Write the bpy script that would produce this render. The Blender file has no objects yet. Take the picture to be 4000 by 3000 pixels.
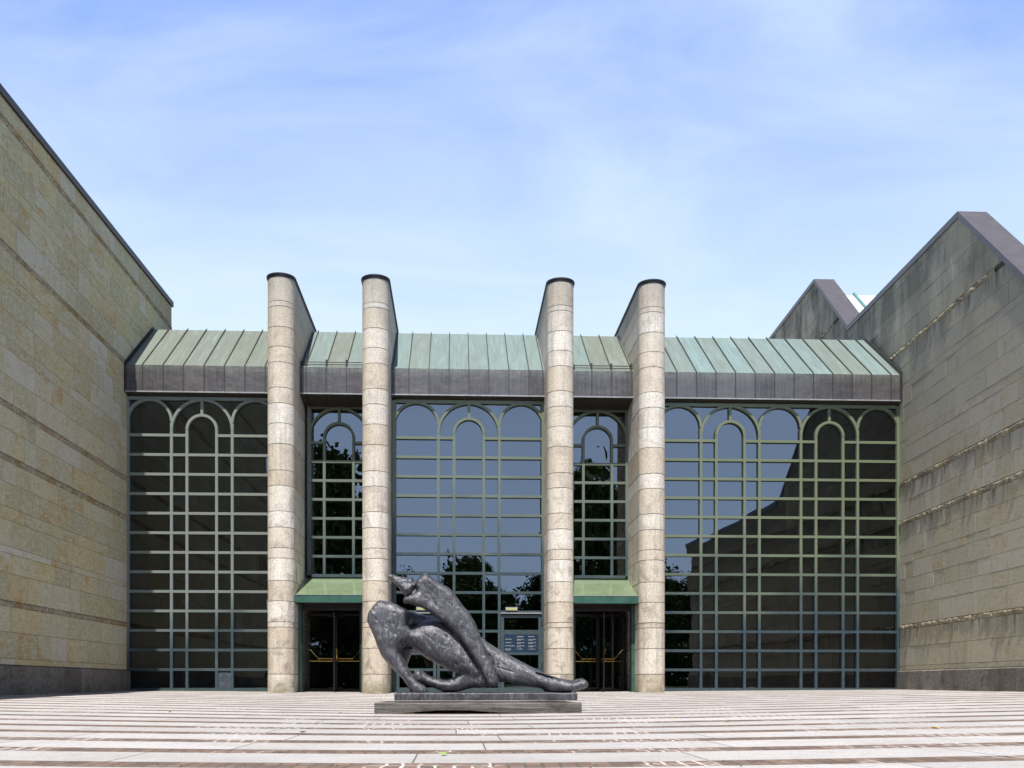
import bpy, bmesh, math, random
from mathutils import Vector, Matrix, noise as mnoise
from mathutils.geometry import delaunay_2d_cdt
S = bpy.context.scene
COL = S.collection
random.seed(7)

# ------------------------------------------------------------------ camera, sky, sun, exposure
F = 3700.0                      # focal length in pixels of the 4000 px wide photograph
A = math.atan(150 / F)          # camera yaw against the facade
CX, CY = 1935.0, 2672.0         # principal point (level camera with a shifted lens)
cam = bpy.data.cameras.new('camera'); co = bpy.data.objects.new('camera', cam); COL.objects.link(co)
cam.sensor_width = 36; cam.lens = 36 * F / 4000
cam.shift_x = (2000 - CX) / 4000; cam.shift_y = (CY - 1500) / 4000
cam.clip_start = 0.1; cam.clip_end = 3000
co.location = (0, 0, 0); co.rotation_euler = (math.pi / 2, 0, -A)
S.camera = co
SUN = Vector((0.071, 0.51, -1.0)).normalized()
sl = bpy.data.lights.new('sun', 'SUN'); so = bpy.data.objects.new('sun', sl); COL.objects.link(so)
sl.energy = 5.0; sl.angle = math.radians(0.55); sl.color = (1, 0.955, 0.89)
so.rotation_euler = SUN.to_track_quat('-Z', 'Y').to_euler(); so.location = (-10, -40, 60)
W_ = bpy.data.worlds.new('World'); S.world = W_; W_.use_nodes = True
nt = W_.node_tree; nt.nodes.clear()
def wn(t, **k):
    n = nt.nodes.new(t)
    for a, b in k.items(): setattr(n, a, b)
    return n
out = wn('ShaderNodeOutputWorld'); bg = wn('ShaderNodeBackground'); sky = wn('ShaderNodeTexSky')
sky.sky_type = 'NISHITA'; sky.sun_disc = False
sky.sun_elevation = math.asin(-SUN.z)
sky.sun_rotation = math.atan2(-SUN.x, -SUN.y)
sky.air_density = 1.0; sky.dust_density = 0.6; sky.ozone_density = 2.2; sky.altitude = 400
tc = wn('ShaderNodeTexCoord'); sp = wn('ShaderNodeSeparateXYZ'); nt.links.new(tc.outputs['Generated'], sp.inputs[0])
# thin cirrus: noise on a flat cloud layer (direction / height), spread along the wind
mx = wn('ShaderNodeMath', operation='MAXIMUM'); nt.links.new(sp.outputs[2], mx.inputs[0]); mx.inputs[1].default_value = 0.02
ad = wn('ShaderNodeMath', operation='ADD'); nt.links.new(mx.outputs[0], ad.inputs[0]); ad.inputs[1].default_value = 0.12
dv = wn('ShaderNodeVectorMath', operation='DIVIDE'); nt.links.new(tc.outputs['Generated'], dv.inputs[0]); nt.links.new(ad.outputs[0], dv.inputs[1])
mp = wn('ShaderNodeMapping'); nt.links.new(dv.outputs[0], mp.inputs[0]); mp.inputs['Rotation'].default_value = (0, 0, 0.5); mp.inputs['Scale'].default_value = (1.5, 2.4, 0.5)
n1 = wn('ShaderNodeTexNoise'); nt.links.new(mp.outputs[0], n1.inputs['Vector'])
n1.inputs['Scale'].default_value = 1.1; n1.inputs['Detail'].default_value = 8; n1.inputs['Roughness'].default_value = 0.55; n1.inputs['Distortion'].default_value = 0.5
mr = wn('ShaderNodeMapRange'); nt.links.new(n1.outputs[0], mr.inputs[0])
mr.inputs[1].default_value = 0.39; mr.inputs[2].default_value = 0.68; mr.inputs[3].default_value = 0.0; mr.inputs[4].default_value = 0.66
# veil thickens towards the horizon
ml = wn('ShaderNodeMapRange'); nt.links.new(sp.outputs[2], ml.inputs[0])
ml.inputs[1].default_value = 0.32; ml.inputs[2].default_value = 0.61; ml.inputs[3].default_value = 1.0; ml.inputs[4].default_value = 0.0
# bright veil of thin cloud low in the sky, clearer and darker towards the zenith and behind the viewer
vb = wn('ShaderNodeMix', data_type='RGBA'); nt.links.new(ml.outputs[0], vb.inputs[0]); vb.inputs[6].default_value = (1.7, 3.7, 11.3, 1); vb.inputs[7].default_value = (9.2, 10.9, 11.4, 1)
vc = wn('ShaderNodeMix', data_type='RGBA'); nt.links.new(mr.outputs[0], vc.inputs[0]); nt.links.new(vb.outputs[2], vc.inputs[6]); vc.inputs[7].default_value = (9.6, 11.0, 11.7, 1)
zf = wn('ShaderNodeMapRange'); zf.interpolation_type = 'SMOOTHSTEP'; nt.links.new(sp.outputs[2], zf.inputs[0])
zf.inputs[1].default_value = .56; zf.inputs[2].default_value = .85; zf.inputs[3].default_value = 1; zf.inputs[4].default_value = .08
yf = wn('ShaderNodeMapRange'); nt.links.new(sp.outputs[1], yf.inputs[0])
yf.inputs[1].default_value = -.3; yf.inputs[2].default_value = .6; yf.inputs[3].default_value = .12; yf.inputs[4].default_value = 1
zy = wn('ShaderNodeMath', operation='MULTIPLY'); nt.links.new(zf.outputs[0], zy.inputs[0]); nt.links.new(yf.outputs[0], zy.inputs[1])
va = wn('ShaderNodeMix', data_type='RGBA', blend_type='ADD'); nt.links.new(zy.outputs[0], va.inputs[0]); nt.links.new(sky.outputs[0], va.inputs[6]); nt.links.new(vc.outputs[2], va.inputs[7])
# bright band added low in the unseen south sky, for the glazing to mirror
sb = wn('ShaderNodeMapRange'); sb.interpolation_type = 'SMOOTHSTEP'; nt.links.new(sp.outputs[2], sb.inputs[0])
sb.inputs[1].default_value = .26; sb.inputs[2].default_value = .42; sb.inputs[3].default_value = 1; sb.inputs[4].default_value = 0
sy = wn('ShaderNodeMapRange'); nt.links.new(sp.outputs[1], sy.inputs[0]); sy.inputs[1].default_value = -.45; sy.inputs[2].default_value = -.75; sy.inputs[3].default_value = 0; sy.inputs[4].default_value = 1
sc = wn('ShaderNodeMath', operation='MULTIPLY'); nt.links.new(sb.outputs[0], sc.inputs[0]); nt.links.new(sy.outputs[0], sc.inputs[1])
vd = wn('ShaderNodeMix', data_type='RGBA', blend_type='ADD'); nt.links.new(sc.outputs[0], vd.inputs[0]); nt.links.new(va.outputs[2], vd.inputs[6]); vd.inputs[7].default_value = (15.5, 20.5, 31.0, 1)
nt.links.new(vd.outputs[2], bg.inputs[0]); bg.inputs[1].default_value = 0.05; nt.links.new(bg.outputs[0], out.inputs[0])
S.view_settings.view_transform = 'Standard'; S.view_settings.look = 'None'; S.view_settings.gamma = 1; S.view_settings.exposure = 0.5
S.render.engine = 'CYCLES'
S.cycles.max_bounces = 8; S.cycles.diffuse_bounces = 4; S.cycles.glossy_bounces = 4; S.cycles.transparent_max_bounces = 12

# ------------------------------------------------------------------ helpers
def W(px, py, Y):
    "point on the plane Y that the photograph shows at pixel (px, py)"
    xc = (px - CX) / F; zc = (CY - py) / F
    t = Y / (math.cos(A) - xc * math.sin(A))
    return Vector((t * (math.sin(A) + xc * math.cos(A)), Y, t * zc))
def WX(px, Y): return W(px, CY, Y).x
def lerpl(tab, x):
    if x <= tab[0][0]: return tab[0][1]
    for (a, b), (c, d) in zip(tab, tab[1:]):
        if x <= c: return b + (d - b) * (x - a) / (c - a)
    return tab[-1][1]
HC = [(5, .454), (10, .452), (14.9, .43), (19.2, .392), (22.3, .342), (25.5, .272), (27, .242), (30, .235)]
HK = [(4, .016), (14, .019), (20, .0195), (27, .0075), (30, .006)]
def gz(x, y):
    k = lerpl(HK, y) if y > 0 else .016
    return -lerpl(HC, y) + k * (math.sqrt(min(abs(x), 13) ** 2 + 2.25) - 1.5)

def link(name, bm, mats, parent=None, smooth=False):
    me = bpy.data.meshes.new(name); bm.to_mesh(me); bm.free()
    if not isinstance(mats, (list, tuple)): mats = [mats]
    for m in mats: me.materials.append(m)
    if smooth:
        for p in me.polygons: p.use_smooth = True
    o = bpy.data.objects.new(name, me); COL.objects.link(o)
    if parent: o.parent = parent; o.matrix_parent_inverse = Matrix.Identity(4)
    if parent:  # keep world position although children use the parent's space
        w = parent.location.copy(); p = parent.parent
        while p: w += p.location; p = p.parent
        o.location = -w if parent.type == 'EMPTY' else Vector((0, 0, 0))
    return o
def empty(name, loc, label, cat, group=None):
    o = bpy.data.objects.new(name, None); o.location = loc; COL.objects.link(o); o.empty_display_size = .3
    o['label'] = label; o['category'] = cat
    if group: o['group'] = group
    return o
def tag(o, label=None, cat=None, group=None, kind=None):
    if label: o['label'] = label
    if cat: o['category'] = cat
    if group: o['group'] = group
    if kind: o['kind'] = kind
    return o
def box(bm, x0, x1, y0, y1, z0, z1, mi=0):
    v = [bm.verts.new(p) for p in ((x0, y0, z0), (x1, y0, z0), (x1, y1, z0), (x0, y1, z0), (x0, y0, z1), (x1, y0, z1), (x1, y1, z1), (x0, y1, z1))]
    fs = []
    for q in ((0, 3, 2, 1), (4, 5, 6, 7), (0, 1, 5, 4), (1, 2, 6, 5), (2, 3, 7, 6), (3, 0, 4, 7)):
        f = bm.faces.new([v[i] for i in q]); f.material_index = mi; fs.append(f)
    return fs
def prism(bm, pts, ax, a0, a1, mi=0):
    "extrude a 2D outline along axis ax (0: points are (y,z); 1: points are (x,z); 2: points are (x,y))"
    def mk(p, a):
        return {0: (a, p[0], p[1]), 1: (p[0], a, p[1]), 2: (p[0], p[1], a)}[ax]
    A0 = [bm.verts.new(mk(p, a0)) for p in pts]; A1 = [bm.verts.new(mk(p, a1)) for p in pts]
    n = len(pts); fs = []
    for i in range(n):
        j = (i + 1) % n
        fs.append(bm.faces.new((A0[i], A0[j], A1[j], A1[i])))
    fs.append(bm.faces.new(A0[::-1])); fs.append(bm.faces.new(A1))
    for f in fs: f.material_index = mi
    return fs
def tube(bm, pts, r, seg=8):
    rings = []
    for i, p in enumerate(pts):
        p = Vector(p)
        d = (Vector(pts[min(i + 1, len(pts) - 1)]) - Vector(pts[max(i - 1, 0)])).normalized()
        u = d.orthogonal().normalized(); w = d.cross(u)
        rr = r[i] if isinstance(r, (list, tuple)) else r
        rings.append([bm.verts.new(p + rr * (math.cos(t) * u + math.sin(t) * w)) for t in [2 * math.pi * k / seg for k in range(seg)]])
    for a, b in zip(rings, rings[1:]):
        # align start
        off = min(range(seg), key=lambda o_: (b[o_].co - a[0].co).length)
        for k in range(seg):
            bm.faces.new((a[k], a[(k + 1) % seg], b[(k + 1 + off) % seg], b[(k + off) % seg]))
    bm.faces.new(rings[0][::-1]); bm.faces.new(rings[-1])
def fixn(bm): bmesh.ops.recalc_face_normals(bm, faces=bm.faces[:])

# ------------------------------------------------------------------ materials
class NB:
    def __init__(s, name):
        s.m = bpy.data.materials.new(name); s.m.use_nodes = True; s.t = s.m.node_tree; s.t.nodes.clear()
        s.o = s.n('ShaderNodeOutputMaterial'); s.p = s.n('ShaderNodeBsdfPrincipled'); s.l(s.p.outputs[0], s.o.inputs[0])
        s.tc = s.n('ShaderNodeTexCoord'); s.pos = s.n('ShaderNodeNewGeometry').outputs['Position']; s.obj = s.tc.outputs['Object']
    def n(s, t, **k):
        x = s.t.nodes.new(t)
        for a, b in k.items(): setattr(x, a, b)
        return x
    def l(s, a, b): s.t.links.new(a, b)
    def put(s, sock, v):
        if hasattr(v, 'is_linked') or hasattr(v, 'links'): s.l(v, sock)
        elif isinstance(v, (tuple, list)) and len(v) == 3 and sock.type == 'RGBA': sock.default_value = (*v, 1)
        else: sock.default_value = v
    def map(s, v, scale=(1, 1, 1), loc=(0, 0, 0), rot=(0, 0, 0)):
        m = s.n('ShaderNodeMapping'); s.put(m.inputs[0], v); m.inputs['Scale'].default_value = scale; m.inputs['Location'].default_value = loc; m.inputs['Rotation'].default_value = rot
        return m.outputs[0]
    def noise(s, v, scale=1, detail=4, rough=.5, dist=0):
        m = s.n('ShaderNodeTexNoise'); s.put(m.inputs['Vector'], v); m.inputs['Scale'].default_value = scale; m.inputs['Detail'].default_value = detail
        m.inputs['Roughness'].default_value = rough; m.inputs['Distortion'].default_value = dist
        return m.outputs[0]
    def vor(s, v, scale=1, feat='F1', outp=0):
        m = s.n('ShaderNodeTexVoronoi', feature=feat); s.put(m.inputs['Vector'], v); m.inputs['Scale'].default_value = scale
        return m.outputs[outp]
    def ma(s, op, a, b=None, c=None, clamp=False):
        m = s.n('ShaderNodeMath', operation=op); m.use_clamp = clamp; s.put(m.inputs[0], a)
        if b is not None: s.put(m.inputs[1], b)
        if c is not None: s.put(m.inputs[2], c)
        return m.outputs[0]
    def rng(s, v, a, b, c=0, d=1, sm=False):
        m = s.n('ShaderNodeMapRange'); m.interpolation_type = 'SMOOTHSTEP' if sm else 'LINEAR'; s.put(m.inputs[0], v)
        for i, x in enumerate((a, b, c, d)): s.put(m.inputs[i + 1], x)
        return m.outputs[0]
    def mix(s, f, a, b, mode='MIX'):
        m = s.n('ShaderNodeMix', data_type='RGBA', blend_type=mode); s.put(m.inputs[0], f); s.put(m.inputs[6], a); s.put(m.inputs[7], b)
        return m.outputs[2]
    def ramp(s, f, stops):
        m = s.n('ShaderNodeValToRGB'); s.put(m.inputs[0], f); e = m.color_ramp.elements
        while len(e) < len(stops): e.new(.5)
        for x, (p, c) in zip(e, stops): x.position = p; x.color = (*c, 1)
        return m.outputs[0]
    def sep(s, v):
        m = s.n('ShaderNodeSeparateXYZ'); s.put(m.inputs[0], v); return m.outputs
    def comb(s, x, y, z):
        m = s.n('ShaderNodeCombineXYZ')
        for i, q in enumerate((x, y, z)): s.put(m.inputs[i], q)
        return m.outputs[0]
    def attr(s, name):
        m = s.n('ShaderNodeAttribute'); m.attribute_name = name; return m.outputs
    def bump(s, h, strength=.3, dist=.02, prev=None):
        m = s.n('ShaderNodeBump'); s.put(m.inputs['Height'], h); m.inputs['Strength'].default_value = strength; m.inputs['Distance'].default_value = dist
        if prev: s.l(prev, m.inputs['Normal'])
        return m.outputs[0]
    def fin(s, col, rough=.8, metal=0, spec=None, nrm=None):
        s.put(s.p.inputs['Base Color'], col); s.put(s.p.inputs['Roughness'], rough); s.put(s.p.inputs['Metallic'], metal)
        if spec is not None: s.p.inputs['Specular IOR Level'].default_value = spec
        if nrm: s.l(nrm, s.p.inputs['Normal'])
        return s.m

def m_cladding(name, grey):
    b = NB(name); P = b.pos
    t = b.sep(b.attr('tint')[1]); r, g = t[0], t[1]
    base = b.ramp(r, [(0, (.39, .36, .22)), (.3, (.49, .42, .215)), (.55, (.50, .47, .335)), (.8, (.41, .37, .21)), (1, (.55, .52, .43))]) if not grey else \
        b.ramp(r, [(0, (.41, .375, .265)), (.3, (.48, .435, .295)), (.55, (.50, .465, .36)), (.8, (.43, .395, .28)), (1, (.53, .495, .40))])
    shift = b.ma('MULTIPLY', g, 37.0)
    v = b.n('ShaderNodeVectorMath', operation='ADD'); b.put(v.inputs[0], P); b.put(v.inputs[1], b.comb(shift, shift, shift)); v = v.outputs[0]
    n1 = b.noise(b.map(v, (1, 1.2, 2.2)), 1.4, 6, .6, .6)
    ochre = b.rng(n1, .50, .62, 0, .95 if not grey else .6)
    c = b.mix(b.ma('MULTIPLY', ochre, b.rng(g, .25, .9)), base, (.44, .295, .115))
    n2 = b.noise(b.map(v, (2, 1.6, 4)), 3.4, 9, .78, 1.2)
    c = b.mix(b.rng(n2, .49, .60, 0, .6), c, (.60, .585, .53) if not grey else (.50, .485, .44))
    c = b.mix(b.rng(n2, .36, .46, .5, 0), c, (.26, .215, .12) if not grey else (.22, .20, .155))
    n3 = b.noise(b.map(v, (3, 3, 5)), 9, 4, .6)
    c = b.mix(b.rng(n3, .58, .66, 0, .6), c, (.68, .66, .58))
    n4 = b.noise(b.map(P, (1, 1, .22)), 2.2, 6, .65)
    c = b.mix(b.rng(n4, .56, .8, 0, .42 if grey else .22), c, (.12, .115, .095))
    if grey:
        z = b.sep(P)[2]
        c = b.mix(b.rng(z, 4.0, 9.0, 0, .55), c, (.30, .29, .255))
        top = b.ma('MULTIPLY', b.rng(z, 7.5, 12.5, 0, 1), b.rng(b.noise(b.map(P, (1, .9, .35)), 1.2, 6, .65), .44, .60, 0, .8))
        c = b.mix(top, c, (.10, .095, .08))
        band_shade = b.rng(b.noise(b.map(P, (3, 3.2, .12)), 2.4, 5, .7), .46, .66)
        for zb in (9.55, 5.66, 4.55, 1.56):  # grazing-sun shadow below each rough course, painted into the stone colour
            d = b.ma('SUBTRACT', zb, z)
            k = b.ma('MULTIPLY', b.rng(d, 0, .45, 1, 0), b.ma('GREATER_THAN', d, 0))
            c = b.mix(b.ma('MULTIPLY', b.ma('MULTIPLY', k, band_shade), .9), c, (.10, .095, .08))
    bp = b.bump(b.noise(b.map(v, (1, 1, 1.6)), 26, 6, .7), .35, .012)
    bp = b.bump(n2, .3, .02, bp)
    return b.fin(c, .93, nrm=bp, spec=.25)
def m_rough(name):
    b = NB(name); P = b.pos
    n = b.noise(P, 5, 8, .7)
    n = b.noise(P, 14, 8, .8)
    c = b.ramp(n, [(.3, (.09, .078, .052)), (.44, (.26, .225, .155)), (.55, (.44, .39, .28)), (.7, (.64, .60, .50))])
    c = b.mix(b.rng(b.noise(P, 1.3, 3), .47, .62, 0, .8), c, (.30, .19, .07) if name == 'ochre_rough_stone' else (.20, .16, .11))
    return b.fin(c, .95, nrm=b.bump(b.noise(P, 30, 8, .75), .8, .03), spec=.2)
def m_granite(name, c0, c1, dark, speck=1.0):
    b = NB(name); P = b.pos
    t = b.sep(b.attr('tint')[1]); r = t[0]
    c = b.mix(r, c0, c1)
    sp_ = b.vor(P, 75, outp=1); sv = b.sep(sp_)[0]
    c = b.mix(b.rng(sv, .72, .86, 0, .6 * speck), c, dark)
    c = b.mix(b.rng(sv, .0, .16, .75 * speck, 0), c, (.80, .76, .70))
    c = b.mix(b.rng(b.noise(P, 38, 5, .8), .54, .70, 0, .42 * speck), c, dark)
    z = b.sep(P)[2]; g = t[1]
    off = b.n('ShaderNodeVectorMath', operation='ADD'); b.put(off.inputs[0], P); b.put(off.inputs[1], b.comb(b.ma('MULTIPLY', g, 31.0), 0, 0))
    st = b.noise(b.map(off.outputs[0], (1, 1, .9)), 2.3, 6, .68, .6)
    c = b.mix(b.rng(st, .50, .66, 0, b.rng(z, 0, 6, .8, .35)), c, (.20, .16, .125))
    c = b.mix(b.rng(b.noise(b.map(P, (5, 5, .25)), 1.6, 5, .7), .52, .68, 0, .5), c, (.27, .24, .205))
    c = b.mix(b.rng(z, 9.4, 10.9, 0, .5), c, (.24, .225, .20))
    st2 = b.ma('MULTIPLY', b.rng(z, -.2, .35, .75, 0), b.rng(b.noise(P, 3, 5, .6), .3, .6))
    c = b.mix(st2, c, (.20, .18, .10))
    bp = b.bump(b.noise(P, 55, 6, .8), .6, .012)
    bp = b.bump(b.vor(P, 42), .35, .012, bp)
    return b.fin(c, .85, nrm=bp, spec=.4)
def m_plinth():
    b = NB('plinth_stone'); P = b.pos
    t = b.sep(b.attr('tint')[1]); r = t[0]
    c = b.mix(r, (.20, .18, .155), (.32, .295, .26))
    n = b.noise(P, 20, 8, .85)
    c = b.mix(b.rng(n, .47, .58, 0, .8), c, (.09, .08, .07))
    c = b.mix(b.rng(n, .34, .44, .6, 0), c, (.46, .43, .39))
    c = b.mix(b.rng(b.noise(P, 2.4, 5, .65), .5, .66, 0, .65), c, (.10, .08, .055))
    return b.fin(c, .9, nrm=b.bump(n, 1.0, .04), spec=.3)
def m_patina():
    b = NB('patina_copper'); P = b.pos
    r = b.sep(b.attr('tint')[1])
    c = b.ramp(r[0], [(0, (.165, .18, .145)), (.35, (.175, .20, .165)), (.6, (.175, .222, .205)), (1, (.185, .265, .262))])
    st = b.noise(b.map(P, (9, .7, .5)), 1.6, 5, .7)
    c = b.mix(b.rng(st, .42, .72, 0, .6), c, (.12, .135, .115))
    st = b.noise(b.map(P, (6, .6, .5), (3, 0, 0)), 1.2, 6, .75)
    c = b.mix(b.rng(st, .52, .74, 0, .6), c, (.24, .34, .325))
    c = b.mix(b.rng(b.noise(P, 14, 4, .7), .68, .76, 0, .5), c, (.5, .56, .52))
    bp = b.bump(b.noise(b.map(P, (1, .5, .5)), 2.4, 3), .25, .05)
    return b.fin(c, b.rng(st, .3, .7, .5, .66), metal=.12, nrm=bp, spec=.4)
def m_fascia():
    b = NB('brown_copper'); P = b.pos
    r = b.sep(b.attr('tint')[1])
    c = b.mix(r[0], (.078, .071, .074), (.122, .113, .115))
    st = b.noise(b.map(P, (16, 1, .9)), 1.7, 5, .7)
    c = b.mix(b.rng(st, .45, .75, 0, .6), c, (.19, .175, .175))
    z = b.sep(P)[2]
    c = b.mix(b.ma('MULTIPLY', b.rng(z, 8.62, 8.88, 0, .8), b.rng(st, .3, .6)), c, (.20, .215, .18))
    c = b.mix(b.rng(b.noise(b.map(P, (.7, 1, 3)), 2.2, 4), .58, .7, 0, .4), c, (.055, .045, .06))
    bp = b.bump(b.noise(b.map(P, (1, 1, 1.4)), 2.2, 3), .5, .06)
    return b.fin(c, .42, metal=.45, nrm=bp)
def m_flat(name, col, rough=.6, metal=0, var=.25, scale=6, spec=None):
    b = NB(name)
    n = b.noise(b.pos, scale, 6, .65)
    c = b.mix(b.rng(n, .3, .7, 0, 1), tuple(x * (1 - var) for x in col), tuple(min(1, x * (1 + var)) for x in col))
    return b.fin(c, rough, metal, spec, b.bump(n, .08, .01))
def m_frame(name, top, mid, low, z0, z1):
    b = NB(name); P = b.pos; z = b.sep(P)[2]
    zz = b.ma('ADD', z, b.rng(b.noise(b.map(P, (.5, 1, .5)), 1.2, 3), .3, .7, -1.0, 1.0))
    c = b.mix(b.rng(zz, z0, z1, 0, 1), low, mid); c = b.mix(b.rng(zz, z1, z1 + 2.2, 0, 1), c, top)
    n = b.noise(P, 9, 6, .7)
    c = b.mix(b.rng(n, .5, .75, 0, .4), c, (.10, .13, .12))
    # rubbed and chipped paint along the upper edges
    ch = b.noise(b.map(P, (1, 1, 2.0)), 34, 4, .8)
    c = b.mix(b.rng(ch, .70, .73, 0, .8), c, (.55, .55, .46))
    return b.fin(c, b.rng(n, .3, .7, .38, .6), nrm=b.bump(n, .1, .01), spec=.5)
def m_glass(name, refl, trans, wav=.4):
    b = NB(name); b.t.nodes.remove(b.p)
    g = b.n('ShaderNodeBsdfGlossy'); g.inputs['Roughness'].default_value = .0
    b.put(g.inputs['Color'], refl)
    tr = b.n('ShaderNodeBsdfTransparent'); b.put(tr.inputs['Color'], trans)
    nrm = b.bump(b.noise(b.map(b.pos, (1, 1, .6)), .9, 2, .4), wav, .004); b.l(nrm, g.inputs['Normal'])
    fr = b.n('ShaderNodeFresnel'); fr.inputs['IOR'].default_value = 1.95; b.l(nrm, fr.inputs['Normal'])
    mx_ = b.n('ShaderNodeMixShader'); b.l(fr.outputs[0], mx_.inputs[0]); b.l(tr.outputs[0], mx_.inputs[1]); b.l(g.outputs[0], mx_.inputs[2])
    b.l(mx_.outputs[0], b.o.inputs[0])
    return b.m
def m_bronze(name='weathered_bronze', k=1.0):
    b = NB(name); P = b.pos
    n1 = b.noise(P, 4, 8, .7, .8); n2 = b.noise(b.map(P, (1, 1, .3), rot=(0, .75, .1)), 13, 8, .72, 1.6)
    n3 = b.noise(P, 48, 6, .8)
    c = b.ramp(n1, [(.3, (.06 * k, .06 * k, .067 * k)), (.5, (.11 * k, .11 * k, .122 * k)), (.7, (.19 * k, .19 * k, .205 * k))])
    c = b.mix(b.rng(n2, .52, .68, 0, .6), c, (.42 * k, .42 * k, .44 * k))
    c = b.mix(b.rng(n2, .30, .42, .65, 0), c, (.03, .03, .03))
    c = b.mix(b.rng(b.noise(P, 7, 5, .7), .60, .72, 0, .5), c, (.22, .20, .15))
    bp = b.bump(n2, .7, .022); bp = b.bump(n3, .8, .008, bp); bp = b.bump(b.noise(P, 95, 4, .8), .35, .003, bp)
    return b.fin(c, b.rng(n1, .3, .7, .30, .50), metal=.7, nrm=bp)
def m_timber():
    b = NB('weathered_timber'); P = b.pos
    g = b.noise(b.map(P, (.7, 3, 22)), 2.4, 9, .8, .7)
    g2 = b.noise(b.map(P, (1.4, 6, 60)), 3, 5, .8, .4)
    c = b.ramp(g, [(.30, (.035, .03, .027)), (.43, (.115, .105, .095)), (.56, (.22, .205, .19)), (.72, (.36, .345, .32))])
    c = b.mix(b.rng(g2, .56, .64, 0, .8), c, (.03, .026, .022))
    k = b.noise(b.map(P, (1, 1, 1.6)), 2.4, 5, .65)
    c = b.mix(b.rng(k, .50, .66, 0, .75), c, (.05, .045, .04))
    return b.fin(c, .9, nrm=b.bump(g2, .7, .01, b.bump(g, .9, .02)), spec=.2)
def m_paving():
    b = NB('granite_slab_paving'); P = b.pos; X, Y, Z = b.sep(P)
    PER = 1.06; BW = .34
    wob = b.ma('MULTIPLY', b.ma('SUBTRACT', b.noise(b.map(P, (1, .05, 0)), 1.3, 4, .7), .5), .035)
    t = b.ma('DIVIDE', b.ma('ADD', b.ma('SUBTRACT', Y, 5.27 - PER / 2), wob), PER)
    row = b.ma('FLOOR', t); f = b.ma('SUBTRACT', t, row)           # band centre at f = .5
    dist = b.ma('ABSOLUTE', b.ma('SUBTRACT', f, .5))
    band = b.ma('LESS_THAN', dist, BW / PER / 2)
    # bricks inside the band
    v = b.ma('DIVIDE', b.ma('ADD', b.ma('MULTIPLY', b.ma('SUBTRACT', f, .5), PER), BW / 2), BW / 2)
    sub = b.ma('FLOOR', v); fv = b.ma('SUBTRACT', v, sub)
    wn_ = b.n('ShaderNodeTexWhiteNoise'); wn_.noise_dimensions = '2D'; b.put(wn_.inputs['Vector'], b.comb(row, sub, 0))
    wx = b.ma('MULTIPLY', b.ma('SUBTRACT', b.noise(b.map(P, (3, 3, 0)), 2, 3), .5), .05)
    u = b.ma('DIVIDE', b.ma('ADD', b.ma('ADD', X, wx), b.ma('MULTIPLY', wn_.outputs[0], .7)), .098)
    bi = b.ma('FLOOR', u); fu = b.ma('SUBTRACT', u, bi)
    eu = b.ma('MULTIPLY', b.ma('MINIMUM', fu, b.ma('SUBTRACT', 1, fu)), .098)
    ev = b.ma('MULTIPLY', b.ma('MINIMUM', fv, b.ma('SUBTRACT', 1, fv)), BW / 2)
    e = b.ma('ADD', b.ma('MINIMUM', eu, ev), b.ma('MULTIPLY', b.ma('SUBTRACT', b.noise(P, 30, 3), .5), .012))
    joint = b.ma('LESS_THAN', e, .0085)
    wb = b.n('ShaderNodeTexWhiteNoise'); wb.noise_dimensions = '3D'; b.put(wb.inputs['Vector'], b.comb(bi, sub, row))
    brick = b.ramp(wb.outputs[0], [(0, (.12, .085, .075)), (.35, (.17, .115, .098)), (.7, (.21, .14, .115)), (1, (.15, .125, .118))])
    brick = b.mix(b.rng(b.noise(P, 40, 5, .8), .45, .7, 0, .4), brick, (.24, .20, .18))
    mort = b.rng(b.noise(b.map(P, (1, .4, 1)), .9, 4, .7), .51, .59, 0, .9)
    jc = b.mix(mort, (.10, .095, .07), (.60, .57, .54))
    brick = b.mix(joint, brick, jc)
    smear = b.ma('MULTIPLY', b.rng(b.noise(b.map(P, (1, 2.0, 1)), 11, 5, .75), .56, .62, 0, .85), mort)
    brick = b.mix(smear, brick, (.50, .47, .44))
    # slabs
    t2 = b.ma('ADD', t, .5); row2 = b.ma('FLOOR', t2)
    w2 = b.n('ShaderNodeTexWhiteNoise'); w2.noise_dimensions = '1D'; b.put(w2.inputs['W'], row2)
    us = b.ma('DIVIDE', b.ma('ADD', X, b.ma('MULTIPLY', w2.outputs[0], 1.72)), 1.72)
    si = b.ma('FLOOR', us); fs = b.ma('SUBTRACT', us, si)
    sj = b.ma('LESS_THAN', b.ma('MULTIPLY', b.ma('MINIMUM', fs, b.ma('SUBTRACT', 1, fs)), 1.72), .006)
    w3 = b.n('ShaderNodeTexWhiteNoise'); w3.noise_dimensions = '2D'; b.put(w3.inputs['Vector'], b.comb(si, row2, 0))
    slab = b.mix(w3.outputs[0], (.45, .436, .436), (.55, .53, .526))
    slab = b.mix(b.rng(b.noise(P, 120, 4, .85), .46, .62, 0, .7), slab, (.20, .19, .19))
    slab = b.mix(b.rng(b.noise(P, 38, 5, .8), .50, .64, 0, .45), slab, (.24, .225, .22))
    slab = b.mix(b.rng(b.noise(P, 1.2, 6, .65), .46, .64, 0, .45), slab, (.30, .28, .27))
    slab = b.mix(b.rng(b.noise(P, 7, 6, .8), .54, .66, 0, .4), slab, (.24, .22, .205))
    edge = b.ma('SUBTRACT', dist, BW / PER / 2)
    slab = b.mix(b.rng(edge, 0, .02, .55, 0), slab, (.20, .17, .15))
    slab = b.mix(sj, slab, (.14, .13, .12))
    c = b.mix(band, slab, brick)
    pla = b.ma('MULTIPLY', b.ma('MULTIPLY', b.ma('GREATER_THAN', Y, -2.0), 1), 1)
    c = b.mix(pla, (.06, .075, .03), c)
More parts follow.
